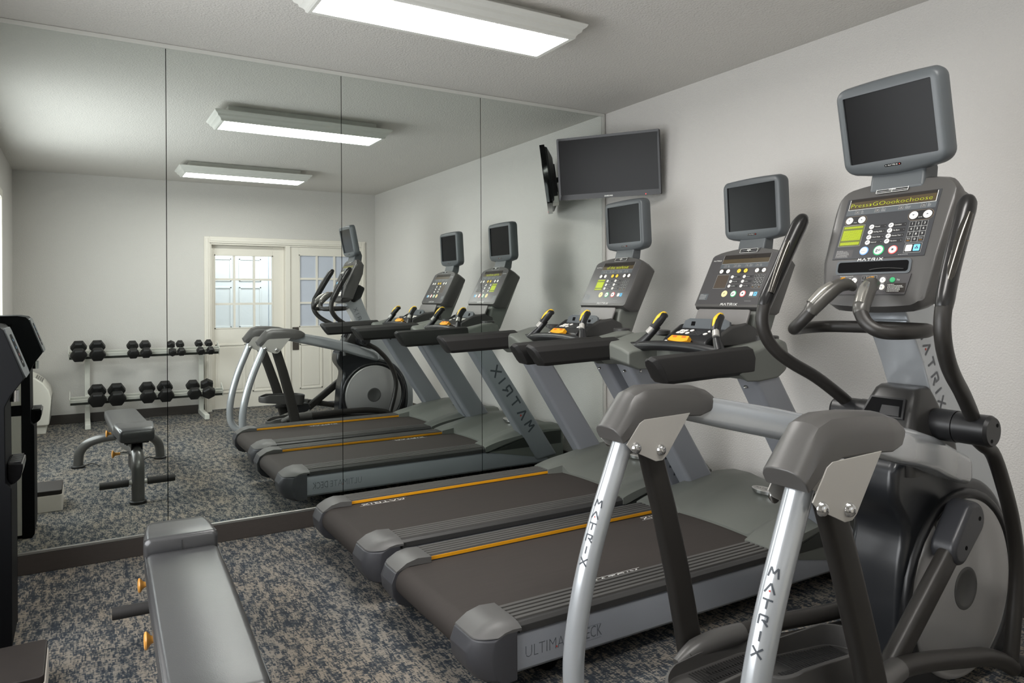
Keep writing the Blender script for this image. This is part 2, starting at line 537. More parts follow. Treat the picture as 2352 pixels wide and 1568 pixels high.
# channels around the mirror
simple('trim_1', [(-W + 0.001, -0.012, -0.012, 0, 2.716, H - 0.001)], 'light_frame', bevel=0.002)
simple('trim_2', [(-W + 0.001, -0.012, -0.016, 0, 0.0985, 0.113)], 'alu', bevel=0.002)
simple('trim_3', [(-0.037, -0.012, -0.012, 0, 0.1, 2.716)], 'light_frame', bevel=0.002)
seams = [-W + 0.002, -3.011, -2.044, -1.078, -0.039]
MLAB = ['mirror wall panel reflecting the dumbbells, leftmost of the four',
        'tall mirror wall panel behind the weight bench reflecting the white door',
        'mirror wall panel reflecting the treadmill belts, third from the left',
        'mirror wall panel in the corner beside the wall television']
for i in range(4):
    b = MB()
    b.box(seams[i] + 0.0019, seams[i + 1] - 0.0019, -0.008, -0.001, 0.1135, 2.7155)
    o = b.build('wall_mirror', 'mirror', smooth=False)
    tag(o, MLAB[i], 'mirror', 'mirror panels covering the wall')

simple('trim_5', [(x - 0.006, x + 0.006, -0.0009, 0.0, 0.1135, 2.7155) for x in seams[1:4]], 'deep')
# unseen window added on the left wall to frame the daylight fill lamp
simple('added_window_1', [(-W, -W + 0.03, -3.50, -3.42, 0.58, 2.33), (-W, -W + 0.03, -1.08, -1.00, 0.58, 2.33), (-W, -W + 0.03, -3.42, -1.08, 2.26, 2.33),
                    (-W, -W + 0.05, -3.52, -0.98, 0.58, 0.64), (-W + 0.012, -W + 0.03, -2.27, -2.23, 0.64, 2.26), (-W, -W + 0.004, -3.42, -1.08, 0.64, 2.26)], 'white', bevel=0.002)
# ---- doors in the back wall
def casing():
    b = MB()
    y0, y1 = -D, -D + 0.018
    for (x0, x1, z0, z1) in ((DX0 - 0.065, DX0, 0, DZ + 0.075), (DX1, DX1 + 0.055, 0, DZ + 0.075), (DX0, DX1, DZ, DZ + 0.075)):
        b.box(x0, x1, y0, y1, z0, z1)
        if x1 - x0 < 0.2:
            b.box(x0 + 0.015, x1 - 0.02, y1, y1 + 0.008, z0, z1 - 0.02)
        else:
            b.box(x0, x1, y1, y1 + 0.008, z0 + 0.02, z1 - 0.018)
    # jamb linings and centre post
    b.box(DX0, DX0 + 0.02, -D - 0.14, -D, 0, DZ)
    b.box(DX1 - 0.02, DX1, -D - 0.14, -D, 0, DZ)
    b.box(DX0 + 0.02, DX1 - 0.02, -D - 0.14, -D, DZ - 0.02, DZ)
    b.box(-1.185, -1.128, -D - 0.14, -D + 0.006, 0, DZ - 0.02)
    struct(b.build('trim_4', 'white', bevel=0.003, smooth=False))
casing()

def leaf(name, x0, x1, y, pane_mat, panels, gx, gz, mull):
    root = bpy.data.objects.new(name, None)
    COL.objects.link(root); root.location = ((x0 + x1) / 2, y, 0); root['kind'] = 'structure'
    og = ((x0 + x1) / 2, y, 0)
    t = 0.04
    b = MB()
    g0, g1 = gx; z0, z1 = gz
    top = DZ - 0.022
    b.box(x0, g0, y - t, y, 0.012, top)
    b.box(g1, x1, y - t, y, 0.012, top)
    b.box(g0, g1, y - t, y, z1, top)
    b.box(g0, g1, y - t, y, 0.012, z0)
    # raised lower panels: moulding rings and flat field
    for (p0, p1, q0, q1) in panels:
        for (a, c, e, f) in ((p0, p1, q1 - 0.018, q1), (p0, p1, q0, q0 + 0.018), (p0, p0 + 0.018, q0, q1), (p1 - 0.018, p1, q0, q1)):
            b.box(a, c, y, y + 0.009, e, f)
        b.box(p0 + 0.04, p1 - 0.04, y, y + 0.005, q0 + 0.04, q1 - 0.04)
    b.build('door_leaf', 'white', root, og, bevel=0.003, smooth=False)
    b = MB()
    mw = 0.026
    nx = 3
    for i in range(1, nx):
        x = mull[i - 1]
        b.box(x - mw / 2, x + mw / 2, y - 0.03, y - 0.004, z0, z1)
    for i in (1, 2):
        z = z0 + (z1 - z0) * i / 3
        b.box(g0, g1, y - 0.031, y - 0.003, z - mw / 2, z + mw / 2)
    for (a, c, e, f) in ((g0, g0 + 0.012, z0, z1), (g1 - 0.012, g1, z0, z1), (g0, g1, z0, z0 + 0.012), (g0, g1, z1 - 0.012, z1)):
        b.box(a, c, y - 0.03, y + 0.005, e, f)
    b.build('glazing_bars', 'white', root, og, smooth=False)
    b = MB()
    b.box(g0, g1, y - 0.022, y - 0.018, z0, z1)
    b.build('pane', pane_mat, root, og, smooth=False)
    return root, og

d1, og1 = leaf('door_1', -2.058, -1.187, -D - 0.085, 'glass', [(-2.01, -1.66, 0.20, 0.80), (-1.58, -1.23, 0.20, 0.80)],
               (-2.018, -1.325), (0.99, 1.895), (-1.787, -1.552))
d2, og2 = leaf('door_2', -1.126, -0.222, -D - 0.012, 'film', [(-1.015, -0.722, 0.20, 0.775), (-0.62, -0.33, 0.20, 0.775)],
               (-1.018, -0.325), (0.99, 1.915), (-0.787, -0.556))
b = MB()
b.box(-1.104, -1.024, -D - 0.012, -D - 0.003, 0.70, 0.99)
b.cyl((-1.064, -D - 0.003, 0.86), (-1.064, -D + 0.05, 0.86), 0.012)
b.tube([(-1.07, -D + 0.045, 0.86), (-0.96, -D + 0.045, 0.862)], [0.011, 0.008])
b.build('lever_handle', 'leverdk', d2, og2, bevel=0.004)
# corridor behind the glass
simple('wall_corridor', [(-2.6, 0.1, -D - 1.5, -D - 1.4, 0, 2.5), (-2.7, -2.6, -D - 1.5, -D - 0.1, 0, 2.5), (0.1, 0.2, -D - 1.5, -D - 0.1, 0, 2.5), (-2.7, 0.2, -D - 1.5, -D - 0.1, 2.5, 2.6)], 'hall')
def hall_door():
    b = MB()
    y = -D - 1.4
    x0, x1 = -2.02, -1.1
    b.box(x0 - 0.1, x0 - 0.01, y, y + 0.02, 0, 2.13)
    b.box(x1 + 0.01, x1 + 0.1, y, y + 0.02, 0, 2.13)
    b.box(x0 - 0.1, x1 + 0.1, y, y + 0.02, 2.05, 2.13)
    b.box(x0, x1, y, y + 0.012, 0.01, 2.04)
    for cx in (x0 + 0.12, x0 + 0.52):
        for (z0, z1) in ((1.60, 1.92), (0.95, 1.52), (0.15, 0.85)):
            for (a, c, e, f) in ((cx, cx + 0.3, z1 - 0.02, z1), (cx, cx + 0.3, z0, z0 + 0.02), (cx, cx + 0.02, z0, z1), (cx + 0.28, cx + 0.3, z0, z1)):
                b.box(a, c, y + 0.012, y + 0.022, e, f)
    struct(b.build('door_3', 'white', bevel=0.003, smooth=False))
hall_door()

# ================================================================== CEILING LIGHTS
def ceiling_light(cx, cy, label):
    root = thing('ceiling_light', label, 'ceiling light', (cx, cy, H), 0, 'ceiling light fixtures')
    og = (cx, cy, H)
    hl, hw = 0.585, 0.142      # half lens
    prof = [(0.0, 2.621), (0.018, 2.617), (0.026, 2.622), (0.028, 2.632), (0.036, 2.642), (0.048, 2.649), (0.052, 2.662), (0.066, 2.672), (0.072, 2.684), (0.066, 2.690)]
    b = MB()
    rings = []
    for e, z in prof:
        rings.append([(cx - hl - e, cy - hw - e, z), (cx + hl + e, cy - hw - e, z), (cx + hl + e, cy + hw + e, z), (cx - hl - e, cy + hw + e, z)])
    b.loft(rings, caps=False)
    b.build('frame', 'light_frame', root, og, angle=25)
    b = MB()
    b.box(cx - hl + 0.03, cx + hl - 0.03, cy - hw + 0.02, cy + hw - 0.02, 2.689, H - 0.0005)
    b.box(cx - hl - 0.065, cx + hl + 0.065, cy - hw - 0.065, cy + hw + 0.065, 2.6865, 2.6895)
    b.build('mounting_pan', 'light_frame', root, og, smooth=False)
    b = MB()
    b.box(cx - hl - 0.001, cx + hl + 0.001, cy - hw - 0.001, cy + hw + 0.001, 2.6205, 2.6255)
    b.build('diffuser', 'lens', root, og, smooth=False)
ceiling_light(-1.945, -1.285, 'long white ceiling light with bright lens, nearer the mirror wall')
ceiling_light(-1.915, -3.69, 'long white ceiling light near the back door wall, seen in the mirror')

# ================================================================== TELEVISION
def television():
    p0 = Vector((-0.530, -0.115, 2.472)); p1 = Vector((-0.117, -0.715, 2.474)); pb = Vector((-0.483, -0.082, 2.045))
    xa = (p1 - p0).normalized(); dn = (pb - p0); dn = (dn - xa * dn.dot(xa))
    h = dn.length; w = (p1 - p0).length
    ya = -dn.normalized()
    m = frame(p0 + (p1 - p0) / 2 + dn / 2, xa, ya)     # z towards the room
    root = thing('wall_television', 'black flat television angled out from the corner, tilted downward', 'television', (-0.06, -0.36, 2.24))
    og = tuple(root.location)
    b = MB()
    o, i = rrect(w, h, 0.008, 3), rrect(w - 0.03, h - 0.052, 0.003, 3, 0, 0.010)
    rings = [[m @ Vector((x, y, -0.034)) for x, y in o], [m @ Vector((x, y, 0)) for x, y in o],
             [m @ Vector((x * 0.997, y * 0.995, 0.003)) for x, y in o], [m @ Vector((x, y, 0.001)) for x, y in i], [m @ Vector((x, y, -0.003)) for x, y in i]]
    b.loft(rings)
    b.build('bezel', 'gloss', root, og, angle=30)
    b = MB()
    b.prism(rrect(w - 0.032, h - 0.054, 0.003, 2, 0, 0.010), -0.003, -0.0015, m)
    b.build('screen', 'screen', root, og, smooth=False)
    b = MB()
    rings = []
    for s, z in ((1.0, -0.034), (0.97, -0.05), (0.74, -0.075), (0.66, -0.082)):
        rings.append([m @ Vector((x * s, y * (s * 0.9 + 0.08) - 0.02 * (1 - s), z)) for x, y in rrect(w * 0.98, h * 0.97, 0.02, 3)])
    b.loft(rings)
    b.build('back_cover', 'black', root, og, angle=30)
    b = MB()
    b.text('SAMSUNG', 0.013, m @ T(0, -h / 2 + 0.0125, 0.0045), mat=0, thick=0.0006)
    b.build('brand_lettering', 'inkwhite', root, og, smooth=False)
    b = MB()
    b.lathe([(0.0035, 0), (0.003, 0.0015)], m @ T(0.26, -h / 2 + 0.008, 0.003), 10)
    b.build('standby_light', pmat('standby_red', '#d03030', 0.4, emis='#ff3030', estr=1.0), root, og)
    # bracket: arm to the right wall and light grey lower speaker box
    c = m @ Vector((0, 0, -0.082))
    b = MB()
    b.box(-0.022, 0.0 - 0.0005, c.y - 0.12, c.y + 0.12, c.z - 0.12, c.z + 0.12)
    b.build('wall_plate', 'black', root, og, bevel=0.004)
    b = MB()
    b.tube([(-0.02, c.y, c.z), (c.x + 0.03, c.y + 0.05, c.z), tuple(c)], 0.022, 10)
    b.prism(rrect(0.22, 0.22, 0.01, 2), -0.094, -0.082, m)
    b.build('mount_arm', 'black', root, og, bevel=0.002)
    b = MB()
    b.prism([(-w / 2 + 0.03, -h / 2 + 0.05), (-w / 2 + 0.03, -h / 2 - 0.002), (-w / 2 + 0.22, -h / 2 - 0.002), (-w / 2 + 0.24, -h / 2 + 0.05)], -0.085, -0.036, m)
    b.build('cable_box', 'plate', root, og, bevel=0.006)
television()

# ================================================================== PANEL ELEMENTS
def pill(b, m, x, y, dx, dy, r, mats, glyphs=True):
    # two round buttons inside a dark capsule with a light outline; mats indices: ring, dark, button, ink
    L = abs(dx) + abs(dy)
    w, h = (L + 2.7 * r, 2.7 * r) if dy == 0 else (2.7 * r, L + 2.7 * r)
    b.flat(rrect(w, h, min(w, h) / 2 * 0.99, 6, x, y), 0.0006, m, mats[0])
    b.flat(rrect(w - 0.0026, h - 0.0026, (min(w, h) - 0.0026) / 2 * 0.99, 6, x, y), 0.0010, m, mats[1])
    for s, g in ((-1, -1), (1, 1)):
        cx, cy = x + s * dx / 2, y + s * dy / 2
        b.lathe([(r, 0.001), (r, 0.0028), (r * 0.8, 0.0036)], m @ T(cx, cy, 0), 18, mats[2])
        if glyphs:
            k = r * 0.34
            b.flat([(cx - k, cy - k * 0.4 * g), (cx + k, cy - k * 0.4 * g), (cx, cy + k * 0.6 * g)][::g], 0.0040, m, mats[3])

def outline(b, m, x0, x1, y0, y1, lw, mat, z=0.0008):
    for (a, c, e, f) in ((x0, x1, y1 - lw, y1), (x0, x1, y0, y0 + lw), (x0, x0 + lw, y0, y1), (x1 - lw, x1, y0, y1)):
        b.flat([(a, e), (c, e), (c, f), (a, f)], z, m, mat)

def rect(b, m, x0, x1, y0, y1, mat, z=0.0009):
    b.flat([(x0, y0), (x1, y0), (x1, y1), (x0, y1)], z, m, mat)

def keypad(b, m, x0, x1, y0, y1, mats, amber):
    # mats: line, key, ink, amber ink
    rect(b, m, x0, x1, y0, y1, mats[0], 0.0008)
    cw, ch = (x1 - x0) / 3, (y1 - y0) / 4
    lab = ['1', '2', '3', '4', '5', '6', '7', '8', '9', 'Back', '0', 'Enter']
    for k in range(12):
        i, j = k % 3, k // 3
        a, e = x0 + i * cw, y1 - (j + 1) * ch
        rect(b, m, a + 0.001, a + cw - 0.001, e + 0.001, e + ch - 0.001, mats[1], 0.0013)
        s = ch * 0.62 if len(lab[k]) == 1 else ch * 0.28
        b.text(lab[k], s, m @ T(a + cw / 2, e + ch / 2 + (ch * 0.14 if len(lab[k]) > 1 else 0), 0.0018), mat=mats[2])
        if len(lab[k]) > 1 and amber is not None:
            b.text('Clear' if k == 9 else 'Lock', ch * 0.24, m @ T(a + cw / 2, e + ch * 0.3, 0.0018), mat=amber)

def fineprint(b, m, x0, y1, w, rows, lh, mat, seedv):
    rnd = random.Random(seedv)
    for r in range(rows):
        ln = w * rnd.uniform(0.7, 1.0) if r else w * 0.4
        x = x0
        while x < x0 + ln:
            dl = rnd.uniform(0.002, 0.006)
            rect(b, m, x, min(x + dl, x0 + ln), y1 - r * lh - lh * 0.45, y1 - r * lh, mat, 0.0012)
            x += dl + 0.0011

PR = ['panelband', 'glassblk', 'inkwhite', 'btnring', 'btnblk', 'btnwhite', 'btnyel', 'btngreen', 'btnred', 'btncream', 'btnblue', 'inkdark', 'yellow', 'inkgrey', 'btnbluering', 'deep', 'panel']
PI_ = {n: i for i, n in enumerate(PR)}

def big_button(b, m, x, y, r, ring, face, txt, ink):
    b.lathe([(r * 1.25, 0.0008), (r * 1.25, 0.0016)], m @ T(x, y, 0), 22, PI_[ring])
    b.lathe([(r, 0.0016), (r, 0.003), (r * 0.85, 0.0036)], m @ T(x, y, 0), 22, PI_[face])
    if txt == 'stop':
        rect(b, m, x - r * 0.28, x + r * 0.28, y - r * 0.28, y + r * 0.28, PI_[ink], 0.0040)
    elif txt == 'pause':
        for k in (-0.25, 0.15):
            rect(b, m, x + r * k, x + r * (k + 0.16), y - r * 0.35, y + r * 0.35, PI_[ink], 0.0040)
    else:
        if '\n' in txt:
            a, c = txt.split('\n')
            b.text(a, r * 0.6, m @ T(x, y + r * 0.3, 0.0041), mat=PI_['yellow'])
            b.text(c, r * 0.6, m @ T(x, y - r * 0.3, 0.0041), mat=PI_[ink])
        else:
            b.text(txt, r * 1.15, m @ T(x, y + r * 0.05, 0.0041), mat=PI_[ink], thick=r * 0.02)

def fan_keys(b, m, x, y, s):
    outline(b, m, x - 2.05 * s, x + 2.05 * s, y - 1.25 * s, y + 1.25 * s, s * 0.12, PI_['inkgrey'])
    rect(b, m, x - 1.95 * s, x + 1.95 * s, y - 1.15 * s, y + 1.15 * s, PI_['btnblk'], 0.0009)
    b.prism(rrect(1.5 * s, 1.7 * s, 0.15 * s, 2, x - 0.95 * s, y), 0.001, 0.0022, m, PI_['btnwhite'])
    b.prism(rrect(1.5 * s, 1.7 * s, 0.15 * s, 2, x + 0.95 * s, y), 0.001, 0.0022, m, PI_['btnblue'])
    for a in (90, 210, 330):
        ca, sa = math.cos(math.radians(a)), math.sin(math.radians(a))
        cx, cy = x + 0.95 * s + ca * 0.26 * s, y + sa * 0.26 * s
        b.flat(circ(0.2 * s, 8, cx, cy), 0.0026, m, PI_['inkdark'])
    rect(b, m, x - 1.45 * s, x - 0.45 * s, y - 0.05 * s, y + 0.05 * s, PI_['inkgrey'], 0.0026)

def program_keys(b, m, xs, ys, r, labels, lw):
    k = 0
    for x in xs:
        for y in ys:
            rect(b, m, x + r * 0.6, x + r * 0.6 + lw, y - r * 0.75, y + r * 0.75, PI_['btnblk'], 0.0009)
            b.lathe([(r, 0.0008), (r, 0.0024), (r * 0.8, 0.0030)], m @ T(x, y, 0), 16, PI_['btnwhite'])
            b.stroke((x - r * 0.45, y - r * 0.25), (x + r * 0.1, y + r * 0.05), r * 0.28, 0.0034, mfn(m), PI_['inkdark'])
            b.stroke((x + r * 0.0, y + r * 0.0), (x + r * 0.5, y + r * 0.3), r * 0.28, 0.0034, mfn(m), PI_['inkdark'])
            b.text(labels[k], r * 0.75, m @ T(x + r * 1.35, y, 0.0014), align='LEFT', mat=PI_['inkwhite'])
            rect(b, m, x + r * 0.6 + lw * 0.9, x + r * 0.6 + lw * 0.94, y - r * 0.12, y + r * 0.12, PI_['inkgrey'], 0.0014)
            k += 1

def toggles(b, m, xs, y, s):
    for i, x in enumerate(xs):
        outline(b, m, x - s, x + s, y - 0.85 * s, y + 0.85 * s, s * 0.1, PI_['inkgrey'], 0.0013)
        rect(b, m, x - 0.9 * s, x + 0.9 * s, y - 0.75 * s, y + 0.75 * s, PI_['btnblk'], 0.0012)
        b.text('Toggle', s * 0.55, m @ T(x, y + 0.3 * s, 0.0016), mat=PI_['inkwhite'])
        b.text('Display', s * 0.55, m @ T(x, y - 0.3 * s, 0.0016), mat=PI_['inkwhite'])
        fineprint(b, m, x + 1.7 * s, y + 0.75 * s, s * (2.2 if i in (1, 2) else 1.3), 4, s * 0.42, PI_['inkgrey'], 30 + i)

def vent(b, m, x0, x1, y0, y1, mt_line, mt_dark, n=3):
    rect(b, m, x0, x1, y0, y1, mt_dark, 0.0008)
    outline(b, m, x0, x1, y0, y1, (y1 - y0) * 0.09, mt_line, 0.0014)
    for i in range(1, n):
        y = y0 + (y1 - y0) * i / n
        rect(b, m, x0, x1, y - 0.0007, y + 0.0007, mt_line, 0.0013)
    xm = (x0 + x1) / 2
    rect(b, m, xm - 0.0007, xm + 0.0007, y0, y1, mt_line, 0.0013)
    b.flat(rrect((x1 - x0) * 0.22, (y1 - y0) * 0.2, (y1 - y0) * 0.08, 3, xm, y0 + (y1 - y0) * 0.62), 0.0016, m, mt_line)

def monitor(root, og, m, hw, v0, v1, mx, mt, mb_, depth, chin=True):
    # m: matrix with local x to the viewer's right, y up, z towards the viewer; screen from v0..v1 and half width hw
    X, Y0, Y1 = hw + mx, v0 - mb_, v1 + mt
    def outl(dx, dy, r, bow):
        pts = []
        w, h = 2 * (X + dx), (Y1 - Y0 + 2 * dy)
        for (x, y) in rrect(w, h, r, 6, 0, (Y0 + Y1) / 2):
            if y < (Y0 + Y1) / 2:
                y -= bow * (1 - (x / (w / 2)) ** 2)
            else:
                y += 0.35 * bow * (1 - (x / (w / 2)) ** 2)
            pts.append((x, y))
        return pts
    b = MB()
    n6 = 6
    inner = rrect(2 * hw, v1 - v0, 0.004, n6, 0, (v0 + v1) / 2)
    bow = 0.022
    # split long straight edges so that the bowed bottom is a curve
    def dens(poly, k=6):
        out = []
        for i in range(len(poly)):
            a, c = poly[i], poly[(i + 1) % len(poly)]
            out.append(a)
            if math.hypot(c[0] - a[0], c[1] - a[1]) > 0.06:
                for j in range(1, k): out.append((a[0] + (c[0] - a[0]) * j / k, a[1] + (c[1] - a[1]) * j / k))
        return out
    def ring(dx, dy, r, bw):
        w, h = 2 * (X + dx), (Y1 - Y0 + 2 * dy)
        base = dens(rrect(w, h, r, 6, 0, (Y0 + Y1) / 2))
        out = []
        for x, y in base:
            f = 1 - (x / (w / 2)) ** 2
            out.append((x, y - bw * f if y < (Y0 + Y1) / 2 else y + 0.3 * bw * f))
        return out
    inn = dens(inner)
    rings = [([(x, y) for x, y in ring(-0.03, -0.03, 0.03, bow)], -depth),
             ([(x, y) for x, y in ring(0.0, 0.0, 0.034, bow)], -depth + 0.012),
             ([(x, y) for x, y in ring(0.003, 0.003, 0.034, bow)], -depth * 0.5),
             ([(x, y) for x, y in ring(-0.004, -0.003, 0.032, bow)], -0.006),
             ([(x, y) for x, y in ring(-0.010, -0.008, 0.030, bow * 0.8)], 0.0),
             (inn, 0.0), (inn, -0.008)]
    n = len(rings[0][0])
    b.loft([[m @ Vector((x, y, z)) for x, y in r] for r, z in rings], caps=True)
    b.build('monitor_housing', 'tvgrey', root, og, angle=50)
    b = MB()
    b.prism(inner, -0.0075, -0.006, m)
    b.build('monitor_screen', 'screen', root, og, smooth=False)
    b = MB()
    yb = (v0 + Y0 - 0.006) / 2 - 0.002
    b.flat(rrect(0.058, 0.0085, 0.004, 4, 0, yb), 0.0008, m, 0)
    logo(b, mfn(m @ T(0, yb, 0.0014)), 0.0042, 0.0046, 0.0018, 0.0009, 1)
    b.flat(circ(0.0022, 10, 0.0235, yb), 0.0016, m, 2)
    b.flat(circ(0.0016, 10, -0.0235, yb), 0.0016, m, 1)
    b.build('brand_badge', ['deep', 'inkwhite', 'red'], root, og, smooth=False)

# ================================================================== TREADMILLS
def make_treadmill(label, loc):
    O = (-1.2, 0, 0)
    root = thing('treadmill', label, 'treadmill', loc, 0, 'treadmills facing the right wall')
    hw = 0.445
    def add(b, name, mats, **k):
        return b.build(name, mats, k.pop('parent', root), k.pop('origin', O), **k)
    # side panels
    for s in (1, -1):
        pr = [(hw - 0.08, 0.085), (hw - 0.012, 0.085), (hw, 0.098), (hw, 0.19), (hw - 0.008, 0.212), (hw - 0.02, 0.222), (hw - 0.08, 0.222)]
        b = MB(); b.yz(pr if s > 0 else mir(pr), -2.16, -0.30)
        sp = add(b, 'side_panel', 'silver', bevel=0.003)
        b = MB()
        m = frame((-1.953, s * (hw + 0.0006), 0.150), (s * -1, 0, 0), (0, 0, 1))
        b.text('ULTIMATE', 0.060, m @ T(0.052, 0, 0), align='RIGHT', mat=0, thick=-0.0012, fit=0.212)
        b.text('DECK', 0.060, m @ T(0.062, 0, 0), align='LEFT', mat=0, thick=-0.0003, fit=0.100)
        b.flat(circ(0.003, 8, -0.034, -0.010), 0.0003, m, 1)
        b.box(0.062, 0.162, 0.0245, 0.0253, 0, 0.0002, m, 0)
        b.box(0.062, 0.162, -0.0253, -0.0245, 0, 0.0002, m, 0)
        b.build('deck_lettering', ['inkmid', 'red'], sp, O, smooth=False)
        # foot rail: dark carrier with ribbed top
        pr = [(0.294, 0.222), (hw, 0.222), (hw + 0.001, 0.246), (hw - 0.012, 0.256), (0.294, 0.256)]
        b = MB(); b.yz(pr if s > 0 else mir(pr), -2.139, -0.80)
        add(b, 'foot_rail', 'dark', bevel=0.002)
        b = MB()
        for k in range(5):
            y0 = 0.298 + k * 0.026
            pr = [(y0, 0.255), (y0 + 0.019, 0.255), (y0 + 0.017, 0.262), (y0 + 0.002, 0.262)]
            b.yz(pr if s > 0 else mir(pr), -2.137, -0.80)
        add(b, 'grip_strip', 'foot', smooth=False)
        b = MB(); b.box(-2.15, -0.845, *sorted((s * 0.2922, s * 0.2950)), 0.2395, 0.2550)
        add(b, 'edge_strip', 'yellow', bevel=0.0015)
        # rear roller cap
        y0, y1 = sorted((s * 0.272, s * (hw + 0.012)))
        b = MB()
        prof = [(-2.155, 0.075), (-2.155, 0.238), (-2.235, 0.240), (-2.30, 0.222), (-2.318, 0.18), (-2.312, 0.13), (-2.285, 0.09), (-2.24, 0.07)]
        rings = []
        ys = [0.272, 0.32, 0.38, 0.405, 0.425, 0.44, 0.450, 0.456, 0.459]
        ff = lambda y: 0 if y < 0.38 else ((y - 0.38) / 0.079) ** 2.6
        for y in ys:
            f = ff(y)
            rings.append([((x - (x + 2.155) * 0.42 * f), s * y, z) for x, z in prof])
        b.loft(rings)
        cp = add(b, 'rear_cap', 'cap', bevel=0.004, angle=62)
        b = MB()
        prof = [(-2.138, 0.238), (-2.138, 0.263), (-2.20, 0.268), (-2.25, 0.256), (-2.295, 0.229), (-2.297, 0.2235), (-2.235, 0.2405)]
        rings = []
        for y in [0.270] + ys[1:]:
            f = ff(y)
            rings.append([((x - (x + 2.138) * 0.42 * f), s * y, z - (z - 0.236) * 0.62 * f) for x, z in prof])
        b.loft(rings)
        b.build('cap_lid', 'caplid', cp, O, bevel=0.0025, angle=55)
        b = MB(); b.cyl((-2.300, s * 0.40, 0.16), (-2.283, s * 0.40, 0.16), 0.017, seg=16)
        b.cyl((-2.292, s * 0.40, 0.125), (-2.275, s * 0.40, 0.125), 0.008, seg=12)
        b.build('roller_bolt_hole', 'deep', cp, O)
        # rear wheel foot under the cap
        b = MB(); b.cyl((-1.95, s * 0.30, 0.045), (-1.95, s * 0.34, 0.045), 0.045)
        b.box(-1.98, -1.92, *sorted((s * 0.305, s * 0.335)), 0.04, 0.12)
        add(b, 'rear_foot', 'deep')
        b = MB(); b.cyl((-0.3, s * 0.36, 0.0), (-0.3, s * 0.36, 0.09), 0.03)
        add(b, 'front_foot', 'deep')
    # deck core and belt
    b = MB(); b.box(-2.12, -0.35, -0.37, 0.37, 0.10, 0.20)
    add(b, 'deck', 'deep', smooth=False)
    b = MB()
    cx, cz, r = -2.240, 0.178, 0.060
    prof = [(-0.55, 0.238)]
    for i in range(13):
        a = PI / 2 + PI * i / 12
        prof.append((cx + r * math.cos(a), cz + r * math.sin(a)))
    prof.append((-0.55, 0.118))
    b.xz(prof, -0.286, 0.286)
    blt = add(b, 'running_belt', 'belt', angle=40)
    # motor hood
    def ss(a, c, t):
        t = max(0, min(1, (t - a) / (c - a)))
        return t * t * (3 - 2 * t)
    b = MB()
    ny, nx = 44, 26
    yh = hw + 0.004
    rows = []
    for j in range(ny + 1):
        y = -yh + 2 * yh * j / ny
        ay = abs(y)
        wing = ss(0.268, 0.285, ay)
        xs = -0.735 - 0.02 * (ay / 0.26) ** 2 * (1 - wing) - wing * 0.115
        xe = -0.14 - 0.035 * (ay / yh) ** 2
        lift = ss(0.19, 0.30, ay)
        row = []
        for i in range(nx + 1):
            t = i / nx
            x = xs + (xe - xs) * t
            g = (x + 0.86) / 0.72
            zs = 0.262 + 0.108 * math.sin(min(1, max(0, g) ** 0.9) * PI * 0.60) - 0.03 * max(0, g - 0.75)
            g2 = (x + 0.76) / 0.62
            zc = 0.242 + 0.106 * math.sin(min(1, max(0, g2)) * PI * 0.58) - 0.02 * max(0, g2 - 0.75)
            z = zc + (zs - zc) * lift
            z -= 0.030 * ss(0.385, yh, ay) * (0.25 + 0.75 * ss(-0.84, -0.5, x))
            row.append((x, y, z))
        low = 0.222 if wing < 0.5 else 0.235
        rows.append([(xs, y, 0.236 if wing < 0.5 else 0.225)] + row + [(xe + 0.012, y, row[-1][2] - 0.03), (xe + 0.02, y, 0.09)])
    b.loft(rows, caps=True, closed=False)
    hd = add(b, 'motor_hood', 'hood', angle=45)
    for s in (1, -1):
        b = MB()
        ya, yb = sorted((s * (yh - 0.012), s * (yh + 0.003)))
        zt = lambda x: 0.228 + 0.105 * math.sin(min(1, max(0, (x + 0.84) / 0.72) ** 0.9) * PI * 0.6)
        poly = [(-0.84, 0.222)] + [(-0.84 + 0.66 * i / 12, zt(-0.84 + 0.66 * i / 12) - 0.012) for i in range(13)] + [(-0.18, 0.222)]
        b.xz(poly, ya, yb)
        b.build('hood_skirt', 'skirt', hd, O, angle=40)
    m = frame((-0.385, -0.005, 0.357), (0, -1, 0), (0.985, 0, 0.16))
    b = MB()
    b.prism(circ(0.030, 28, rx=0.072), -0.010, 0.006, m, 0)
    b.prism(circ(0.025, 28, rx=0.064), 0.006, 0.0075, m, 1)
    logo(b, mfn(m @ T(0, 0, 0.0079)), 0.013, 0.013, 0.005, 0.0022, 2)
    b.build('hood_badge', ['chrome', 'plate', 'inkdark'], hd, O, angle=40)
    # uprights
    for s in (1, -1):
        b = MB()
        prof = [(-0.405, 0.112), (-0.215, 0.135), (-0.845, 1.055), (-1.015, 1.05)]
        b.xz(prof, *sorted((s * 0.352, s * 0.462)))
        up = add(b, 'upright', 'silver', bevel=0.022, seg=4)
        ax = Vector((-0.63, 0, 0.93)).normalized()
        xa = ax if s > 0 else -ax
        ya = Vector((-xa.z * s, 0, xa.x * s)) if False else None
        nrm = Vector((0, s, 0)); yv = nrm.cross(xa)
        c = Vector((-0.62, s * 0.4627, 0.60))
        m = frame(c, xa, yv)
        b = MB()
        logo(b, mfn(m), 0.072, 0.068, 0.045, 0.0135, 0, dot=1, iw=0.3)
        b.build('brand_lettering', ['inkdark', 'red'], up, O, smooth=False)
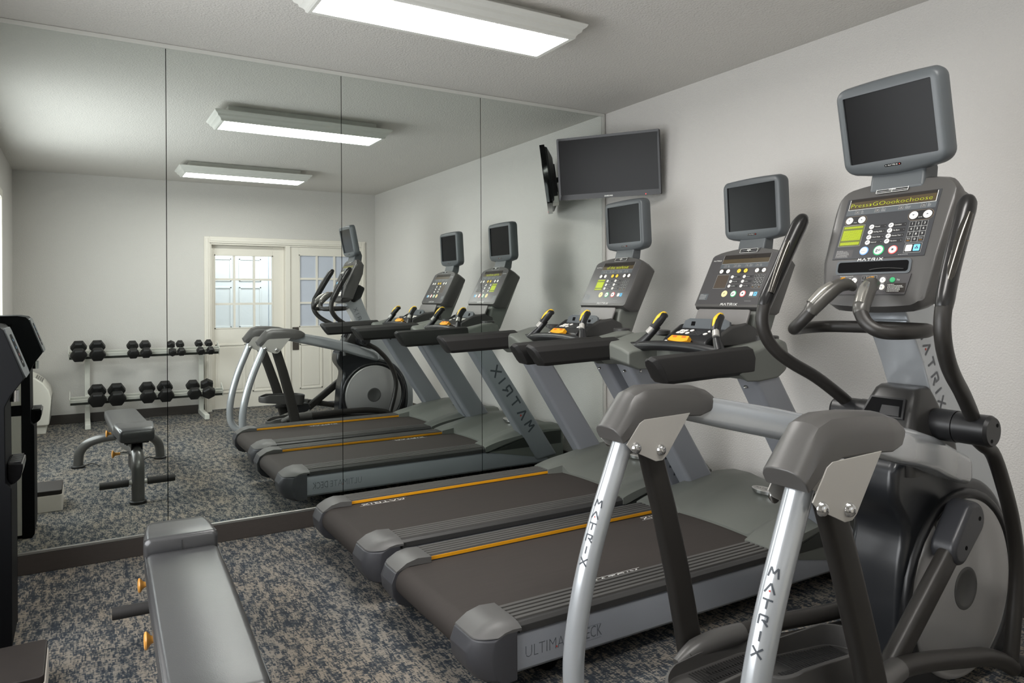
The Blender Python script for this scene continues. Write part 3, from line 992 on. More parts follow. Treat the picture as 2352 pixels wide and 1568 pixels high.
        for k in range(2):
            b = MB()
            if k == 0:
                b.lathe([(0.011, 0), (0.010, 0.004), (0.005, 0.006)], frame((-0.967, s * 0.40, 0.975), (0, 1, 0), (0.55, 0, 0.83)) @ Matrix.Rotation(PI, 4, 'X'), 12)
            else:
                b.lathe([(0.009, 0), (0.008, 0.004), (0.004, 0.006)], frame((-0.905, s * 0.352, 0.972), (-s, 0, 0), (0, 0, 1)) if s < 0 else frame((-0.905, s * 0.352, 0.972), (1, 0, 0), (0, 0, 1)), 12)
            b.build('bolt', 'chrome', up, O)
    # arm tray between the uprights
    b = MB()
    n = 26
    for s in (1, -1):
        prof = [(-1.085, 1.045), (-1.085, 1.115), (-1.06, 1.130), (-0.98, 1.137), (-0.90, 1.150), (-0.80, 1.168), (-0.72, 1.172), (-0.665, 1.155), (-0.645, 1.10), (-0.66, 1.045), (-0.72, 1.018), (-0.90, 1.008), (-1.02, 1.012)]
        rings = []
        for y, sc, dz, xf in ((0.23, 0.80, -0.03, -0.65), (0.30, 0.95, -0.012, -0.66), (0.36, 1, 0, -0.675), (0.42, 1, 0, -0.715), (0.455, 0.985, -0.004, -0.765), (0.474, 0.95, -0.012, -0.81)):
            c = (-0.865, 1.08)
            ring = [(-1.085 + (x + 1.085) * (xf + 1.085) / 0.44, s * y, c[1] + (z - c[1]) * sc + dz) for x, z in prof]
            rings.append(ring)
        b.loft(rings)
    poly = [(-0.90, 1.03), (-0.90, 1.10), (-0.80, 1.13), (-0.66, 1.15), (-0.62, 1.10), (-0.66, 1.04)]
    b.xz(poly, -0.27, 0.27)
    tray = add(b, 'arm_tray', 'hood', bevel=0.010, seg=3, angle=45)
    for s in (1, -1):
        b = MB()
        c = (-0.765, s * 0.345, 0)
        rings = []
        for r, z in ((0.050, 1.160), (0.050, 1.180), (0.046, 1.183), (0.041, 1.180), (0.038, 1.174), (0.036, 1.1735)):
            rings.append([(c[0] + r * math.cos(2 * PI * k / 28), c[1] + r * math.sin(2 * PI * k / 28), z) for k in range(28)])
        b.loft(rings)
        b.build('cup_holder', 'dark', tray, O, angle=40)
    # padded side rails
    for s in (1, -1):
        cs = [(0.010, 0.065), (-0.030, 0.052), (-0.048, 0.028), (-0.052, -0.030), (-0.040, -0.046), (0.030, -0.050), (0.046, -0.036), (0.052, 0.018), (0.038, 0.055)]
        b = MB()
        rings = []
        for x, zc, sh in ((-1.000, 1.085, 1.0), (-1.02, 1.085, 1.02), (-1.30, 1.076, 1.0), (-1.46, 1.071, 1.0)):
            rings.append([(x, s * (0.430 + cx_ * sh), zc + cz_ * sh) for cx_, cz_ in cs])
        # bevelled end: bottom cut away, top reaching further back
        ring = []
        for cx_, cz_ in cs:
            f = (cz_ + 0.05) / 0.115
            ring.append((-1.475 - 0.065 * f, s * (0.430 + cx_ * 0.98), 1.070 + cz_ * (0.96)))
        rings.append(ring)
        ring = []
        for cx_, cz_ in cs:
            f = (cz_ + 0.05) / 0.115
            ring.append((-1.490 - 0.063 * f, s * (0.430 + cx_ * 0.62), 1.072 + cz_ * 0.74))
        rings.append(ring)
        b.loft(rings)
        add(b, 'handrail', 'blackrub', bevel=0.0035, seg=2, angle=30)
    # cross bar with grips
    b = MB()
    b.tube([(-0.99, 0.40, 1.098), (-0.985, 0.30, 1.106), (-0.985, 0.15, 1.120), (-0.98, 0, 1.124), (-0.985, -0.15, 1.120), (-0.985, -0.30, 1.106), (-0.99, -0.40, 1.098)], 0.025, 14, 4)
    cb = add(b, 'cross_bar', 'black', angle=50)
    for s in (1, -1):
        b = MB()
        b.cyl((-0.985, s * 0.365, 1.10), (-0.985, s * 0.395, 1.098), 0.029)
        b.build('bar_collar', 'plate', cb, O)
    for s in (1, -1):
        b = MB()
        b.tube([(-0.985, s * 0.27, 1.112), (-0.955, s * 0.225, 1.165), (-0.925, s * 0.195, 1.215)], [0.027, 0.019, 0.019], 14, 4)
        gp = add(b, 'pulse_grip', 'black', angle=50)
        b = MB()
        b.tube([(-0.9615, s * 0.2265, 1.178), (-0.9385, s * 0.2015, 1.215)], 0.0165, 10)
        b.build('sensor_plate', 'plate', gp, O, angle=50)
        b = MB()
        b.tube([(-0.945, s * 0.205, 1.200), (-0.918, s * 0.192, 1.240), (-0.895, s * 0.187, 1.262), (-0.872, s * 0.185, 1.262)], [0.021, 0.024, 0.022, 0.010], 14, 4)
        b.build('grip_head', 'black', gp, O, angle=50)
        b = MB()
        b.tube([(-0.948, s * 0.200, 1.222), (-0.922, s * 0.190, 1.254), (-0.892, s * 0.187, 1.274), (-0.872, s * 0.186, 1.272)], [0.008, 0.0145, 0.013, 0.005], 10, 4)
        b.build('speed_toggle', 'yellow2', gp, O, angle=50)
        b = MB()
        b.box(-0.012, 0.012, -0.004, 0.004, 0, 0.004, frame((-0.952, s * 0.203, 1.214), (0, 1, 0), (0.55, 0, 0.83)) @ Matrix.Rotation(PI, 4, 'X'))
        b.build('toggle_mark', 'inkwhite', gp, O, smooth=False)
    # control pod below the console with tv keys
    b = MB()
    b.xz([(-0.945, 1.11), (-0.945, 1.145), (-0.925, 1.163), (-0.80, 1.205), (-0.76, 1.19), (-0.76, 1.12)], -0.145, 0.145)
    pod = add(b, 'control_pod', 'black', bevel=0.010, seg=3)
    pm = frame((-0.9245, 0, 1.1635), (0, -1, 0), (0.125, 0, 0.042))
    b = MB()
    for (x, y) in ((-0.105, 0.085), (-0.078, 0.085), (-0.105, 0.058), (-0.078, 0.058)):
        b.prism(rrect(0.021, 0.019, 0.003, 2, x, y), 0.0008, 0.003, pm, 0)
    for (x, y) in ((-0.042, 0.09), (-0.042, 0.055), (0.075, 0.09), (0.075, 0.055)):
        b.lathe([(0.011, 0.0005), (0.011, 0.003), (0.008, 0.004)], pm @ T(x, y, 0), 16, 0)
    keypad(b, pm, -0.02, 0.055, 0.03, 0.10, (2, 1, 3), None)
    b.build('keypad', ['btnwhite', 'btnblk', 'panelband', 'inkgrey'], pod, O, smooth=False)
    b = MB()
    m = frame((-0.955, 0.005, 1.148), (0, -1, 0), (0.75, 0, 0.65))
    b.prism([(-0.066, -0.012), (-0.058, 0.018), (0.058, 0.018), (0.066, -0.012), (0.030, -0.024), (-0.030, -0.020)], -0.004, 0.020, m, 0)
    b.prism(rrect(0.026, 0.012, 0.003, 2, -0.03, 0.009), 0.020, 0.0215, m, 1)
    b.prism(rrect(0.026, 0.012, 0.003, 2, 0.03, 0.009), 0.020, 0.0215, m, 1)
    b.build('safety_key', ['safety', pmat('orange_label', '#d9691e', 0.5)], pod, O, bevel=0.004)
    for i, mt in enumerate(('btnwhite', 'btngreen', 'btnred')):
        b = MB()
        b.lathe([(0.010, 0), (0.009, 0.003)], frame((-0.975, 0.085 - 0.042 * i, 1.144), (0, -1, 0), (0.9, 0, 0.4)), 14)
        b.build('quick_key', mt, pod, O)
    # reading rest behind the pod
    b = MB()
    m = frame((-0.80, 0, 1.192), (0, -1, 0), (0.32, 0, 0.95))
    b.prism([(-0.16, 0), (0.16, 0), (0.145, 0.05), (0.115, 0.062), (-0.115, 0.062), (-0.145, 0.05)], -0.012, 0.0, m, 0)
    b.prism(rrect(0.026, 0.022, 0.002, 2, -0.085, 0.035), 0.0, 0.0012, m, 1)
    b.prism(rrect(0.026, 0.018, 0.002, 2, 0.075, 0.026), 0.0, 0.0012, m, 1)
    b.flat(circ(0.003, 8, 0.055, 0.04), 0.001, m, 1); b.flat(circ(0.003, 8, 0.098, 0.04), 0.001, m, 1)
    add(b, 'reading_rest', ['panelband', 'deep'], bevel=0.002)
    for s in (1, -1):
        b = MB()
        b.loft([[(-0.90, s * 0.148, 1.13), (-0.90, s * 0.165, 1.13), (-0.90, s * 0.165, 1.16), (-0.90, s * 0.148, 1.165)],
                [(-0.80, s * 0.152, 1.13), (-0.80, s * 0.185, 1.13), (-0.80, s * 0.178, 1.212), (-0.80, s * 0.155, 1.222)],
                [(-0.70, s * 0.150, 1.12), (-0.70, s * 0.20, 1.12), (-0.70, s * 0.19, 1.225), (-0.70, s * 0.16, 1.235)],
                [(-0.63, s * 0.150, 1.12), (-0.63, s * 0.19, 1.12), (-0.63, s * 0.18, 1.20), (-0.63, s * 0.16, 1.21)]])
        add(b, 'pod_fairing', 'dark', bevel=0.006, seg=3)
    # mast and console
    b = MB()
    b.xz([(-0.70, 1.10), (-0.66, 1.20), (-0.645, 1.27), (-0.60, 1.32), (-0.47, 1.54), (-0.40, 1.52), (-0.39, 1.47), (-0.56, 1.10)], -0.175, 0.175)
    add(b, 'mast', 'hood', bevel=0.02, seg=3)
    b = MB()
    m = frame((-0.690, 0, 1.222), (0, -1, 0), (0.42, 0, 0.9))
    b.prism(rrect(0.34, 0.085, 0.012, 3, 0, 0.035), 0, 0.014, m)
    add(b, 'lower_bracket', 'plate_warm', bevel=0.006, seg=3)
    fm = frame((-0.637, 0, 1.325), (0, -1, 0), (0.139, 0, 0.257))
    def shield(e, low=0.0):
        w0, w1 = 0.222 + e, 0.219 + e
        top = 0.286 + e
        pts = [(-w0 + 0.012, -0.022 - e + low), (w0 - 0.012, -0.022 - e + low), (w0, -0.010 + low), (w1, top - 0.012), (w1 - 0.012, top + 0.001)]
        for i in range(1, 12):
            x = (w1 - 0.012) * (1 - 2 * i / 12)
            pts.append((x, top + 0.001 + 0.034 * (1 - (x / w1) ** 2)))
        pts += [(-w1 + 0.012, top + 0.001), (-w1, top - 0.012), (-w0, -0.010 + low)]
        return pts
    b = MB()
    rings = []
    for e, z, low in ((-0.016, -0.125, 0.035), (0.000, -0.115, 0.02), (0.006, -0.060, 0.0), (0.004, -0.012, 0.0), (-0.002, 0.0, 0.0)):
        rings.append([fm @ Vector((x, y, z)) for x, y in shield(e, low)])
    b.loft(rings)
    con = add(b, 'console', 'coverpl', angle=40)
    b = MB()
    b.prism(rrect(0.424, 0.288, 0.008, 3, 0, 0.139), -0.001, 0.0006, fm, PI_['panel'])
    m = fm
    # window and grey band
    rect(b, m, -0.137, 0.163, 0.229, 0.281, PI_['inkgrey'], 0.0008)
    rect(b, m, -0.135, 0.161, 0.231, 0.281, PI_['glassblk'], 0.0012)
    rect(b, m, -0.139, 0.165, 0.203, 0.229, PI_['panelband'], 0.0009)
    toggles(b, m, (-0.105, -0.04, 0.035, 0.10), 0.216, 0.0095)
    logo(b, mfn(m @ T(-0.173, 0.2505, 0.0012)), 0.0065, 0.008, 0.002, 0.0014, PI_['inkwhite'])
    pill(b, m, -0.097, 0.185, 0.044, 0, 0.0115, (PI_['btnring'], PI_['btnblk'], PI_['btnwhite'], PI_['inkdark']))
    pill(b, m, 0.018, 0.185, 0.043, 0, 0.0115, (PI_['btnring'], PI_['btnblk'], PI_['btnyel'], PI_['inkdark']))
    pill(b, m, 0.131, 0.184, 0.042, 0, 0.0115, (PI_['btnring'], PI_['btnblk'], PI_['btnwhite'], PI_['inkdark']))
    outline(b, m, -0.137, -0.054, 0.085, 0.165, 0.0012, PI_['inkgrey'])
    program_keys(b, m, (-0.033, 0.044), (0.151, 0.124, 0.098), 0.0085, ['Manual', 'Rolling Hills', 'Heart Rate', 'Intervals', 'Fat Burn', 'Fitness Test'], 0.052)
    keypad(b, m, 0.110, 0.168, 0.085, 0.161, (PI_['inkgrey'], PI_['btnblk'], PI_['inkwhite']), PI_['yellow'])
    big_button(b, m, -0.045, 0.054, 0.0145, 'btncream', 'btncream', 'pause', 'inkdark')
    big_button(b, m, 0.014, 0.053, 0.0145, 'btngreen', 'btnwhite', 'go', 'inkdark')
    big_button(b, m, 0.073, 0.054, 0.0145, 'btnred', 'btnwhite', 'stop', 'inkdark')
    fan_keys(b, m, 0.139, 0.052, 0.0125)
    logo(b, mfn(m @ T(0.008, -0.006, 0.0012)), 0.0135, 0.0155, 0.0045, 0.0030, PI_['inkwhite'])
    rect(b, m, -0.207, -0.150, 0.019, 0.055, PI_['panelband'], 0.0009)
    fineprint(b, m, -0.205, 0.052, 0.05, 7, 0.0046, PI_['inkgrey'], 5)
    fineprint(b, m, 0.10, 0.014, 0.10, 1, 0.0046, PI_['inkgrey'], 9)
    b.build('control_panel', PR, con, O, smooth=False)
    b = MB()
    vent(b, fm @ T(0, 0, 0.0008), -0.045, 0.067, 0.2915, 0.3145, 0, 1, 2)
    b.stroke((0.074, 0.2915), (0.082, 0.3180), 0.002, 0.0015, mfn(fm), 1)
    b.build('air_vent', ['inkwhite', 'deep'], con, O, smooth=False)
    # monitor
    b = MB()
    b.xz([(-0.475, 1.585), (-0.445, 1.68), (-0.43, 1.70), (-0.385, 1.70), (-0.40, 1.60), (-0.43, 1.54)], -0.085, 0.085)
    add(b, 'monitor_bracket', 'tvgrey', bevel=0.008, seg=3)
    mm = frame((-0.4595, 0, 1.70), (0, -1, 0), (-0.012, 0, 0.23))
    monitor(root, O, mm, 0.153, 0.0, 0.231, 0.032, 0.028, 0.036, 0.075)
    return root, con, fm, O

M['plate_warm'] = pmat('bracket_grey', '#858280', 0.42, 0.1, var=0.03)

def belt_print(root, O, spots):
    blt = [c for c in root.children if c.name.startswith('running_belt')][0]
    for (x, y, flip) in spots:
        b = MB()
        m = frame((x, y, 0.2388), (flip, 0, 0), (0, flip, 0))
        logo(b, mfn(m), 0.026, 0.036, 0.010, 0.0055, 0)
        rect(b, m, -0.11, 0.14, 0.019, 0.0212, 0, 0)
        rect(b, m, -0.14, 0.12, -0.0212, -0.019, 0, 0)
        b.build('belt_lettering', 'inkwhite', blt, O, smooth=False)

def tread_display(con, fm, O, lit):
    b = MB()
    rect(b, fm, -0.135, 0.161, 0.232, 0.256, 0, 0.0016)
    if lit:
        b.text('of the workout', 0.030, fm @ T(0.012, 0.245, 0.0020), mat=1, sx=1.12, thick=-0.0003)
    b.build('message_display', ['amberlcd', 'textlit'], con, O, smooth=False)
    b = MB()
    if lit:
        rect(b, fm, -0.135, -0.056, 0.087, 0.163, 1, 0.0013)
        for (y0, y1) in ((0.152, 0.160), (0.103, 0.145), (0.089, 0.096)):
            rect(b, fm, -0.130, -0.061, y0, y1, 0, 0.0017)
    else:
        rect(b, fm, -0.135, -0.056, 0.087, 0.163, 0, 0.0013)
    b.build('dot_matrix_display', ['lcdon', 'lcdband'] if lit else ['lcdoff'], con, O, smooth=False)

tA, conA, fmA, OA = make_treadmill('grey treadmill nearest the mirror wall, its console display lit yellow-green', (-1.22, -0.788, 0))
tB = dup(tA)
tB.location = (-1.2, -1.773, 0)
tB['label'] = 'grey treadmill beside the elliptical machine, its console display dark'
conB = [c for c in tB.children if c.name.startswith('console')][0]
belt_print(tA, OA, ((-1.15, -0.258, 1), (-1.965, 0.252, -1)))
belt_print(tB, OA, ((-1.57, -0.258, 1), (-0.86, 0.252, -1)))
tread_display(conA, fmA, OA, True)
tread_display(conB, fmA, OA, False)

# ================================================================== ELLIPTICAL
def make_elliptical():
    O = (-1.3, 0, 0)
    root = thing('elliptical_trainer', 'large silver and black elliptical machine in the near right corner', 'exercise machine', (-1.3, -2.8795, 0))
    def add(b, name, mats, **k):
        return b.build(name, mats, k.pop('parent', root), k.pop('origin', O), **k)
    yo = 0.3205
    # ---- rear legs (silver tubes) running down to floor rails
    for s in (1, -1):
        path = [(-1.965, s * yo, 0.915), (-2.013, s * yo, 0.80), (-2.058, s * yo, 0.69), (-2.10, s * yo, 0.57), (-2.135, s * yo, 0.44), (-2.156, s * yo, 0.32),
                (-2.160, s * yo, 0.22), (-2.147, s * yo, 0.14), (-2.105, s * (yo - 0.01), 0.078), (-2.03, s * (yo - 0.03), 0.050), (-1.90, s * (yo - 0.09), 0.045), (-1.60, s * 0.13, 0.045), (-1.25, s * 0.09, 0.045)]
        b = MB(); b.tube(path, 0.0325, 22, 5)
        lg = add(b, 'rear_leg', 'silver2', angle=60)
        # stacked brand letters wrapped round the tube, facing back and outwards
        P = smooth_path(path, 12)
        acc = [0.0]
        for i in range(1, len(P)): acc.append(acc[-1] + (P[i] - P[i - 1]).length)
        ang0 = math.radians(20)
        def fn(x, y, z, P=P, acc=acc, s=s):
            d = 0.290 - y
            for i in range(1, len(P)):
                if acc[i] >= d: break
            t = (d - acc[i - 1]) / (acc[i] - acc[i - 1])
            p = P[i - 1].lerp(P[i], t); tg = (P[i] - P[i - 1]).normalized()
            side = Vector((0, -1, 0)); back = tg.cross(side).normalized()
            if back.x > 0: back = -back
            a = ang0 + x / 0.033
            r = 0.0331 + z
            return p + back * r * math.cos(a) + side * r * math.sin(a)
        b = MB()
        logo(b, fn, 0.0215, 0.0245, 0.0130, 0.0043, 0, dot=1, stacked=True, sub=4)
        b.build('brand_lettering', ['inkdark', 'red'], lg, O, smooth=False)
        # bracket plates, bolts
        ddz = 0.0 if s > 0 else -0.018
        prof = [(-2.004, 0.916), (-1.952, 0.976), (-1.932, 0.986), (-1.742, 0.990), (-1.842, 0.866), (-1.86, 0.853), (-1.888, 0.853), (-1.985, 0.897)]
        prof = [(x, z + ddz * (1 if z < 0.92 else 0.3)) for x, z in prof]
        b = MB()
        b.xz(prof, *sorted((s * 0.2575, s * 0.2615)))
        add(b, 'bracket_plate', 'plate', bevel=0.0012)
        b = MB()
        b.xz(prof, *sorted((s * 0.3795, s * 0.3835)))
        pl = add(b, 'bracket_plate', 'plate', bevel=0.0012)
        for (x, z) in ((-1.968 + ddz * 0.3, 0.903 + ddz * 1.3), (-1.868 + ddz * 0.3, 0.886 + ddz * 1.3)):
            for yy, sg in ((s * 0.3835, s), (s * 0.2575, -s)):
                b = MB()
                mm = Matrix.Translation((x, yy, z)) @ Matrix.Rotation(-sg * PI / 2, 4, 'X')
                b.lathe([(0.0180, 0), (0.0180, 0.002), (0.0168, 0.004), (0.0150, 0.0085), (0.0115, 0.0120), (0.0080, 0.0138), (0.0048, 0.0142), (0.0045, 0.0095), (0.0, 0.0095)], mm, 18)
                b.build('bolt', 'chrome', pl, O, angle=40)
        # grey pad cover: lofted rounded section along the arm
        b = MB()
        _sp = [(-2.022, 0.955, 0.030), (-2.008, 0.962, 0.045), (-1.975, 1.010, 0.058), (-1.945, 1.042, 0.064), (-1.900, 1.052, 0.068), (-1.80, 1.050, 0.064), (-1.69, 1.045, 0.058), (-1.630, 1.036, 0.044), (-1.600, 1.026, 0.022)]
        low = [(-2.012, 0.918), (-2.004, 0.924), (-1.955, 0.955), (-1.925, 0.975), (-1.89, 0.984), (-1.80, 0.984), (-1.69, 0.975), (-1.640, 0.985), (-1.606, 1.000)]
        tops = [(-2.040, 0.966), (-2.030, 0.976), (-1.988, 1.030), (-1.955, 1.066), (-1.905, 1.083), (-1.80, 1.081), (-1.69, 1.070), (-1.632, 1.052), (-1.598, 1.030)]
        hwv = [0.060, 0.0605, 0.060, 0.061, 0.061, 0.061, 0.060, 0.054, 0.040]
        rings = []
        for (lx, lz), (tx, tz), h in zip(low, tops, hwv):
            ring = []
            for (fy, ft) in ((-1, 0.0), (-1, 0.48), (-0.86, 0.74), (-0.66, 0.90), (-0.36, 0.985), (0, 1.0), (0.36, 0.985), (0.66, 0.90), (0.86, 0.74), (1, 0.48), (1, 0.0)):
                ring.append((lx + (tx - lx) * ft, s * (yo) + fy * h, lz + (tz - lz) * ft))
            rings.append(ring)
        b.loft(rings)
        add(b, 'arm_cover', 'coverpl', bevel=0.004, seg=2, angle=26)
        # silver beam from cover to neck
        b = MB()
        rings = []
        for x, zt, zb, yc, h in ((-1.90, 1.03, 0.975, yo, 0.034), (-1.72, 1.046, 0.958, yo, 0.036), (-1.63, 1.030, 0.935, yo - 0.010, 0.038), (-1.55, 1.014, 0.914, yo - 0.035, 0.046), (-1.40, 0.984, 0.878, 0.235, 0.050), (-1.174, 0.930, 0.822, 0.165, 0.050), (-1.00, 0.880, 0.766, 0.110, 0.050), (-0.872, 0.838, 0.728, 0.076, 0.050), (-0.80, 0.815, 0.708, 0.066, 0.050), (-0.778, 0.800, 0.712, 0.064, 0.046), (-0.772, 0.785, 0.722, 0.062, 0.040)):
            zc, hh = (zt + zb) / 2, (zt - zb) / 2
            rings.append([(x, s * yc + px, zc + pz) for px, pz in rrect(2 * h, 2 * hh, min(h, hh) * 0.55, 4)])
        b.loft(rings)
        add(b, 'frame_arm', 'silver2', angle=50)
        # swinging link leg (flattened dark tube)
        b = MB()
        top = Vector((-1.862 if s > 0 else -1.87, s * yo, 0.885)); bot = Vector((-1.684 if s > 0 else -1.638, s * yo, 0.185))
        ax = (bot - top).normalized(); xa = Vector((ax.z, 0, -ax.x)).normalized()
        if xa.x < 0: xa = -xa
        rings = []
        for t in (0, 0.3, 0.6, 0.85, 1.0):
            p = top.lerp(bot, t) + xa * (0.012 * math.sin(t * PI))
            rings.append([p + xa * px + Vector((0, 1, 0)) * py for px, py in rrect(0.084 + 0.012 * t, 0.045, 0.02, 5)])
        b.loft(rings)
        add(b, 'link_leg', 'tubeblk', angle=60)
    # cross tube on the floor, feet
    b = MB()
    b.tube([(-2.0, 0.36, 0.035), (-2.0, -0.36, 0.035)], 0.03, 16)
    b.tube([(-0.52, 0.30, 0.035), (-0.52, -0.30, 0.035)], 0.032, 16)
    b.tube([(-1.9, 0, 0.045), (-0.5, 0, 0.045)], 0.038, 16)
    add(b, 'floor_frame', 'dark', angle=60)
    for x in (-2.0, -0.52):
        for s in (1, -1):
            b = MB()
            b.cyl((x, s * 0.28, 0), (x, s * 0.28, 0.03), 0.028)
            add(b, 'levelling_foot', 'blackrub')
    # ---- neck: column flowing into the arc round the wheel
    outer = [(-0.99, 1.445), (-0.856, 1.134), (-0.733, 0.955), (-0.597, 0.835), (-0.50, 0.70), (-0.432, 0.56), (-0.397, 0.42), (-0.388, 0.30), (-0.398, 0.16), (-0.42, 0.06)]
    inner = [(-0.50, 0.06), (-0.468, 0.16), (-0.450, 0.30), (-0.462, 0.44), (-0.515, 0.56), (-0.60, 0.655), (-0.72, 0.70), (-0.80, 0.745), (-0.87, 0.84), (-0.94, 0.975), (-1.013, 1.137), (-1.125, 1.336), (-1.145, 1.40)]
    def sp2(pl_, n=5):
        return [(p.x, p.y) for p in smooth_path([(x, z, 0) for x, z in pl_], n)]
    b = MB(); b.xz(sp2(outer) + sp2(inner), -0.075, 0.075)
    nk = add(b, 'neck_column', 'silver2', bevel=0.014, seg=3, angle=40)
    b = MB()
    ax = Vector((0.40, 0, -0.87)).normalized()
    for s in (1, -1):
        xa = ax if s < 0 else -ax
        nrm = Vector((0, s, 0)); yv = nrm.cross(xa)
        m = frame((-0.957, s * 0.0760, 1.118), xa, yv)
        logo(b, mfn(m), 0.040, 0.034, 0.024, 0.0072, 0, dot=1, iw=0.3)
    b.build('brand_lettering', ['inkgrey2', 'red'], nk, O, smooth=False)
    # column mount plate for the fixed bar
    b = MB()
    m = frame((-1.090, -0.006, 1.262), (0, -1, 0), (-0.40, 0, 0.87))
    b.prism(rrect(0.150, 0.036, 0.014, 4), 0.0, 0.022, m, 0)
    for x in (-0.042, 0.042):
        b.lathe([(0.011, 0.022), (0.011, 0.025), (0.008, 0.029), (0.004, 0.029), (0.004, 0.026)], m @ T(x, 0, 0), 16, 1)
    add(b, 'mount_plate', ['silver2', 'chrome'], bevel=0.004, angle=40)
    # ---- black shroud and wheel discs
    prof = [(-1.205, 0.05), (-1.198, 0.22), (-1.176, 0.47), (-1.150, 0.61), (-1.205, 0.70), (-1.215, 0.76), (-1.19, 0.83), (-1.08, 0.86), (-0.95, 0.80), (-0.80, 0.735), (-0.66, 0.70), (-0.56, 0.625), (-0.49, 0.50), (-0.455, 0.36), (-0.470, 0.20), (-0.53, 0.05)]
    b = MB(); b.xz(sp2(prof, 4)[:-1] + [prof[-1]], -0.098, 0.098)
    sh = add(b, 'drive_shroud', 'shroud', bevel=0.035, seg=5, angle=45)
    for s in (1, -1):
        mm = Matrix.Translation((-0.835, s * 0.07, 0.365)) @ Matrix.Rotation(-s * PI / 2, 4, 'X')
        b = MB(); b.lathe([(0.298, 0.0), (0.304, 0.025), (0.304, 0.034), (0.298, 0.042), (0.288, 0.045), (0.284, 0.0440), (0.280, 0.0455), (0.0, 0.046)], mm, 72)
        dk = b.build('wheel_disc', 'disc', sh, O, angle=40)
        b = MB(); b.lathe([(0.072, 0.0455), (0.072, 0.047), (0.070, 0.0478), (0.058, 0.0478), (0.057, 0.0472), (0.0, 0.0472)], mm, 40)
        b.build('hub_cover', 'coverpl2', dk, O, angle=40)
        b = MB()
        arc = []
        # dark outer guard ring hugging the top of the wheel
        for i in range(25):
            a = math.radians(-62 + 270 * i / 24)
            arc.append((-0.835 + 0.323 * math.cos(a), s * 0.098, 0.365 + 0.318 * math.sin(a)))
        b.tube(arc, 0.018, 10)
        b.build('wheel_guard', 'black', sh, O, angle=60)
    # tower with bottle pocket
    b = MB()
    rings = []
    for z, x0, x1, h in ((0.78, -1.16, -0.84, 0.115), (0.86, -1.16, -0.86, 0.112), (0.94, -1.125, -0.90, 0.100), (1.00, -1.09, -0.925, 0.088), (1.045, -1.06, -0.945, 0.076), (1.056, -1.045, -0.955, 0.066)):
        rings.append([((x0 + x1) / 2 + px, py, z) for px, py in rrect(x1 - x0, 2 * h, min(0.035, h * 0.5), 5)])
    b.loft(rings)
    add(b, 'tower_cover', 'tower', angle=50)
    b = MB()
    m = frame((-1.108, 0.0, 0.975), (0, -1, 0), (0.50, 0, 0.87))
    b.prism([(-0.078, -0.022), (0.070, -0.022), (0.060, 0.050), (-0.062, 0.050)], -0.004, 0.006, m, 0)
    b.prism([(-0.070, -0.016), (0.062, -0.016), (0.053, 0.044), (-0.055, 0.044)], 0.006, 0.0068, m, 1)
    b.prism([(-0.012, -0.015), (0.055, -0.015), (0.048, 0.020), (-0.012, 0.020)], 0.0068, 0.0074, m, 2)
    add(b, 'bottle_pocket', ['black', 'deep', 'btnblk'], bevel=0.0)
    # ---- swing handles
    for s in (1, -1):
        b = MB(); b.cyl((-0.975, s * 0.095, 0.935), (-0.975, s * 0.165, 0.935), 0.052, seg=28)
        b.cyl((-0.975, s * 0.167, 0.935), (-0.975, s * 0.262, 0.935), 0.050, seg=28)
        b.cyl((-0.975, s * 0.262, 0.935), (-0.975, s * 0.272, 0.935), 0.050, 0.044, seg=28)
        hb = add(b, 'pivot_hub', 'black', angle=40)
        for (dx, dz) in ((0.022, 0.018), (-0.012, -0.028)):
            b = MB()
            b.cyl((-0.975 + dx, s * 0.2715, 0.935 + dz), (-0.975 + dx, s * 0.273, 0.935 + dz), 0.006, seg=10)
            b.build('screw_hole', 'deep', hb, O)
        b = MB()
        b.tube([(-0.985, s * 0.215, 0.965), (-1.02, s * 0.226, 0.995), (-1.12, s * 0.252, 1.066), (-1.22, s * 0.280, 1.122), (-1.285, s * 0.298, 1.170), (-1.325, s * 0.308, 1.225), (-1.337, s * 0.311, 1.285), (-1.322, s * 0.309, 1.345)], 0.0225, 18, 5)
        ha = add(b, 'swing_handle', 'tubeblk', angle=60)
        b = MB()
        b.tube([(-1.327, s * 0.310, 1.325), (-1.315, s * 0.308, 1.355), (-1.27, s * 0.300, 1.436), (-1.21, s * 0.294, 1.540), (-1.165, s * 0.289, 1.614), (-1.142, s * 0.287, 1.640), (-1.124, s * 0.286, 1.648)], [0.0255, 0.029, 0.029, 0.030, 0.031, 0.026, 0.010], 18, 5, flat=0.82)
        hg = b.build('hand_grip', 'gripblk', ha, O, angle=60)
        b = MB()
        q = [(-1.302, 1.372), (-1.265, 1.446), (-1.212, 1.541), (-1.172, 1.600)]
        b.tube([(x - 0.0165, s * 0.300 - 0.010, z - 0.0) for x, z in q], [0.012, 0.0145, 0.0145, 0.011], 12, 4)
        b.build('pulse_plate', 'platedark', hg, O, angle=60)
        # lower arm
        b = MB()
        lo = [(-0.716, s * 0.195, 0.715), (-0.650, s * 0.190, 0.590), (-0.625, s * 0.187, 0.480), (-0.640, s * 0.184, 0.360), (-0.670, s * 0.182, 0.25), (-0.690, s * 0.180, 0.185)] if s > 0 else [(-0.719, s * 0.193, 0.665), (-0.668, s * 0.190, 0.540), (-0.652, s * 0.190, 0.430), (-0.662, s * 0.191, 0.330), (-0.685, s * 0.193, 0.230), (-0.712, s * 0.195, 0.105)]
        b.tube([(-0.968, s * 0.205, 0.915), (-0.90, s * 0.203, 0.875), (-0.823, s * 0.20, 0.828)] + lo, 0.0235, 16, 5)
        b.build('lower_arm', 'tubeblk', ha, O, angle=60)
    # ---- fixed bar with sensor grips
    b = MB()
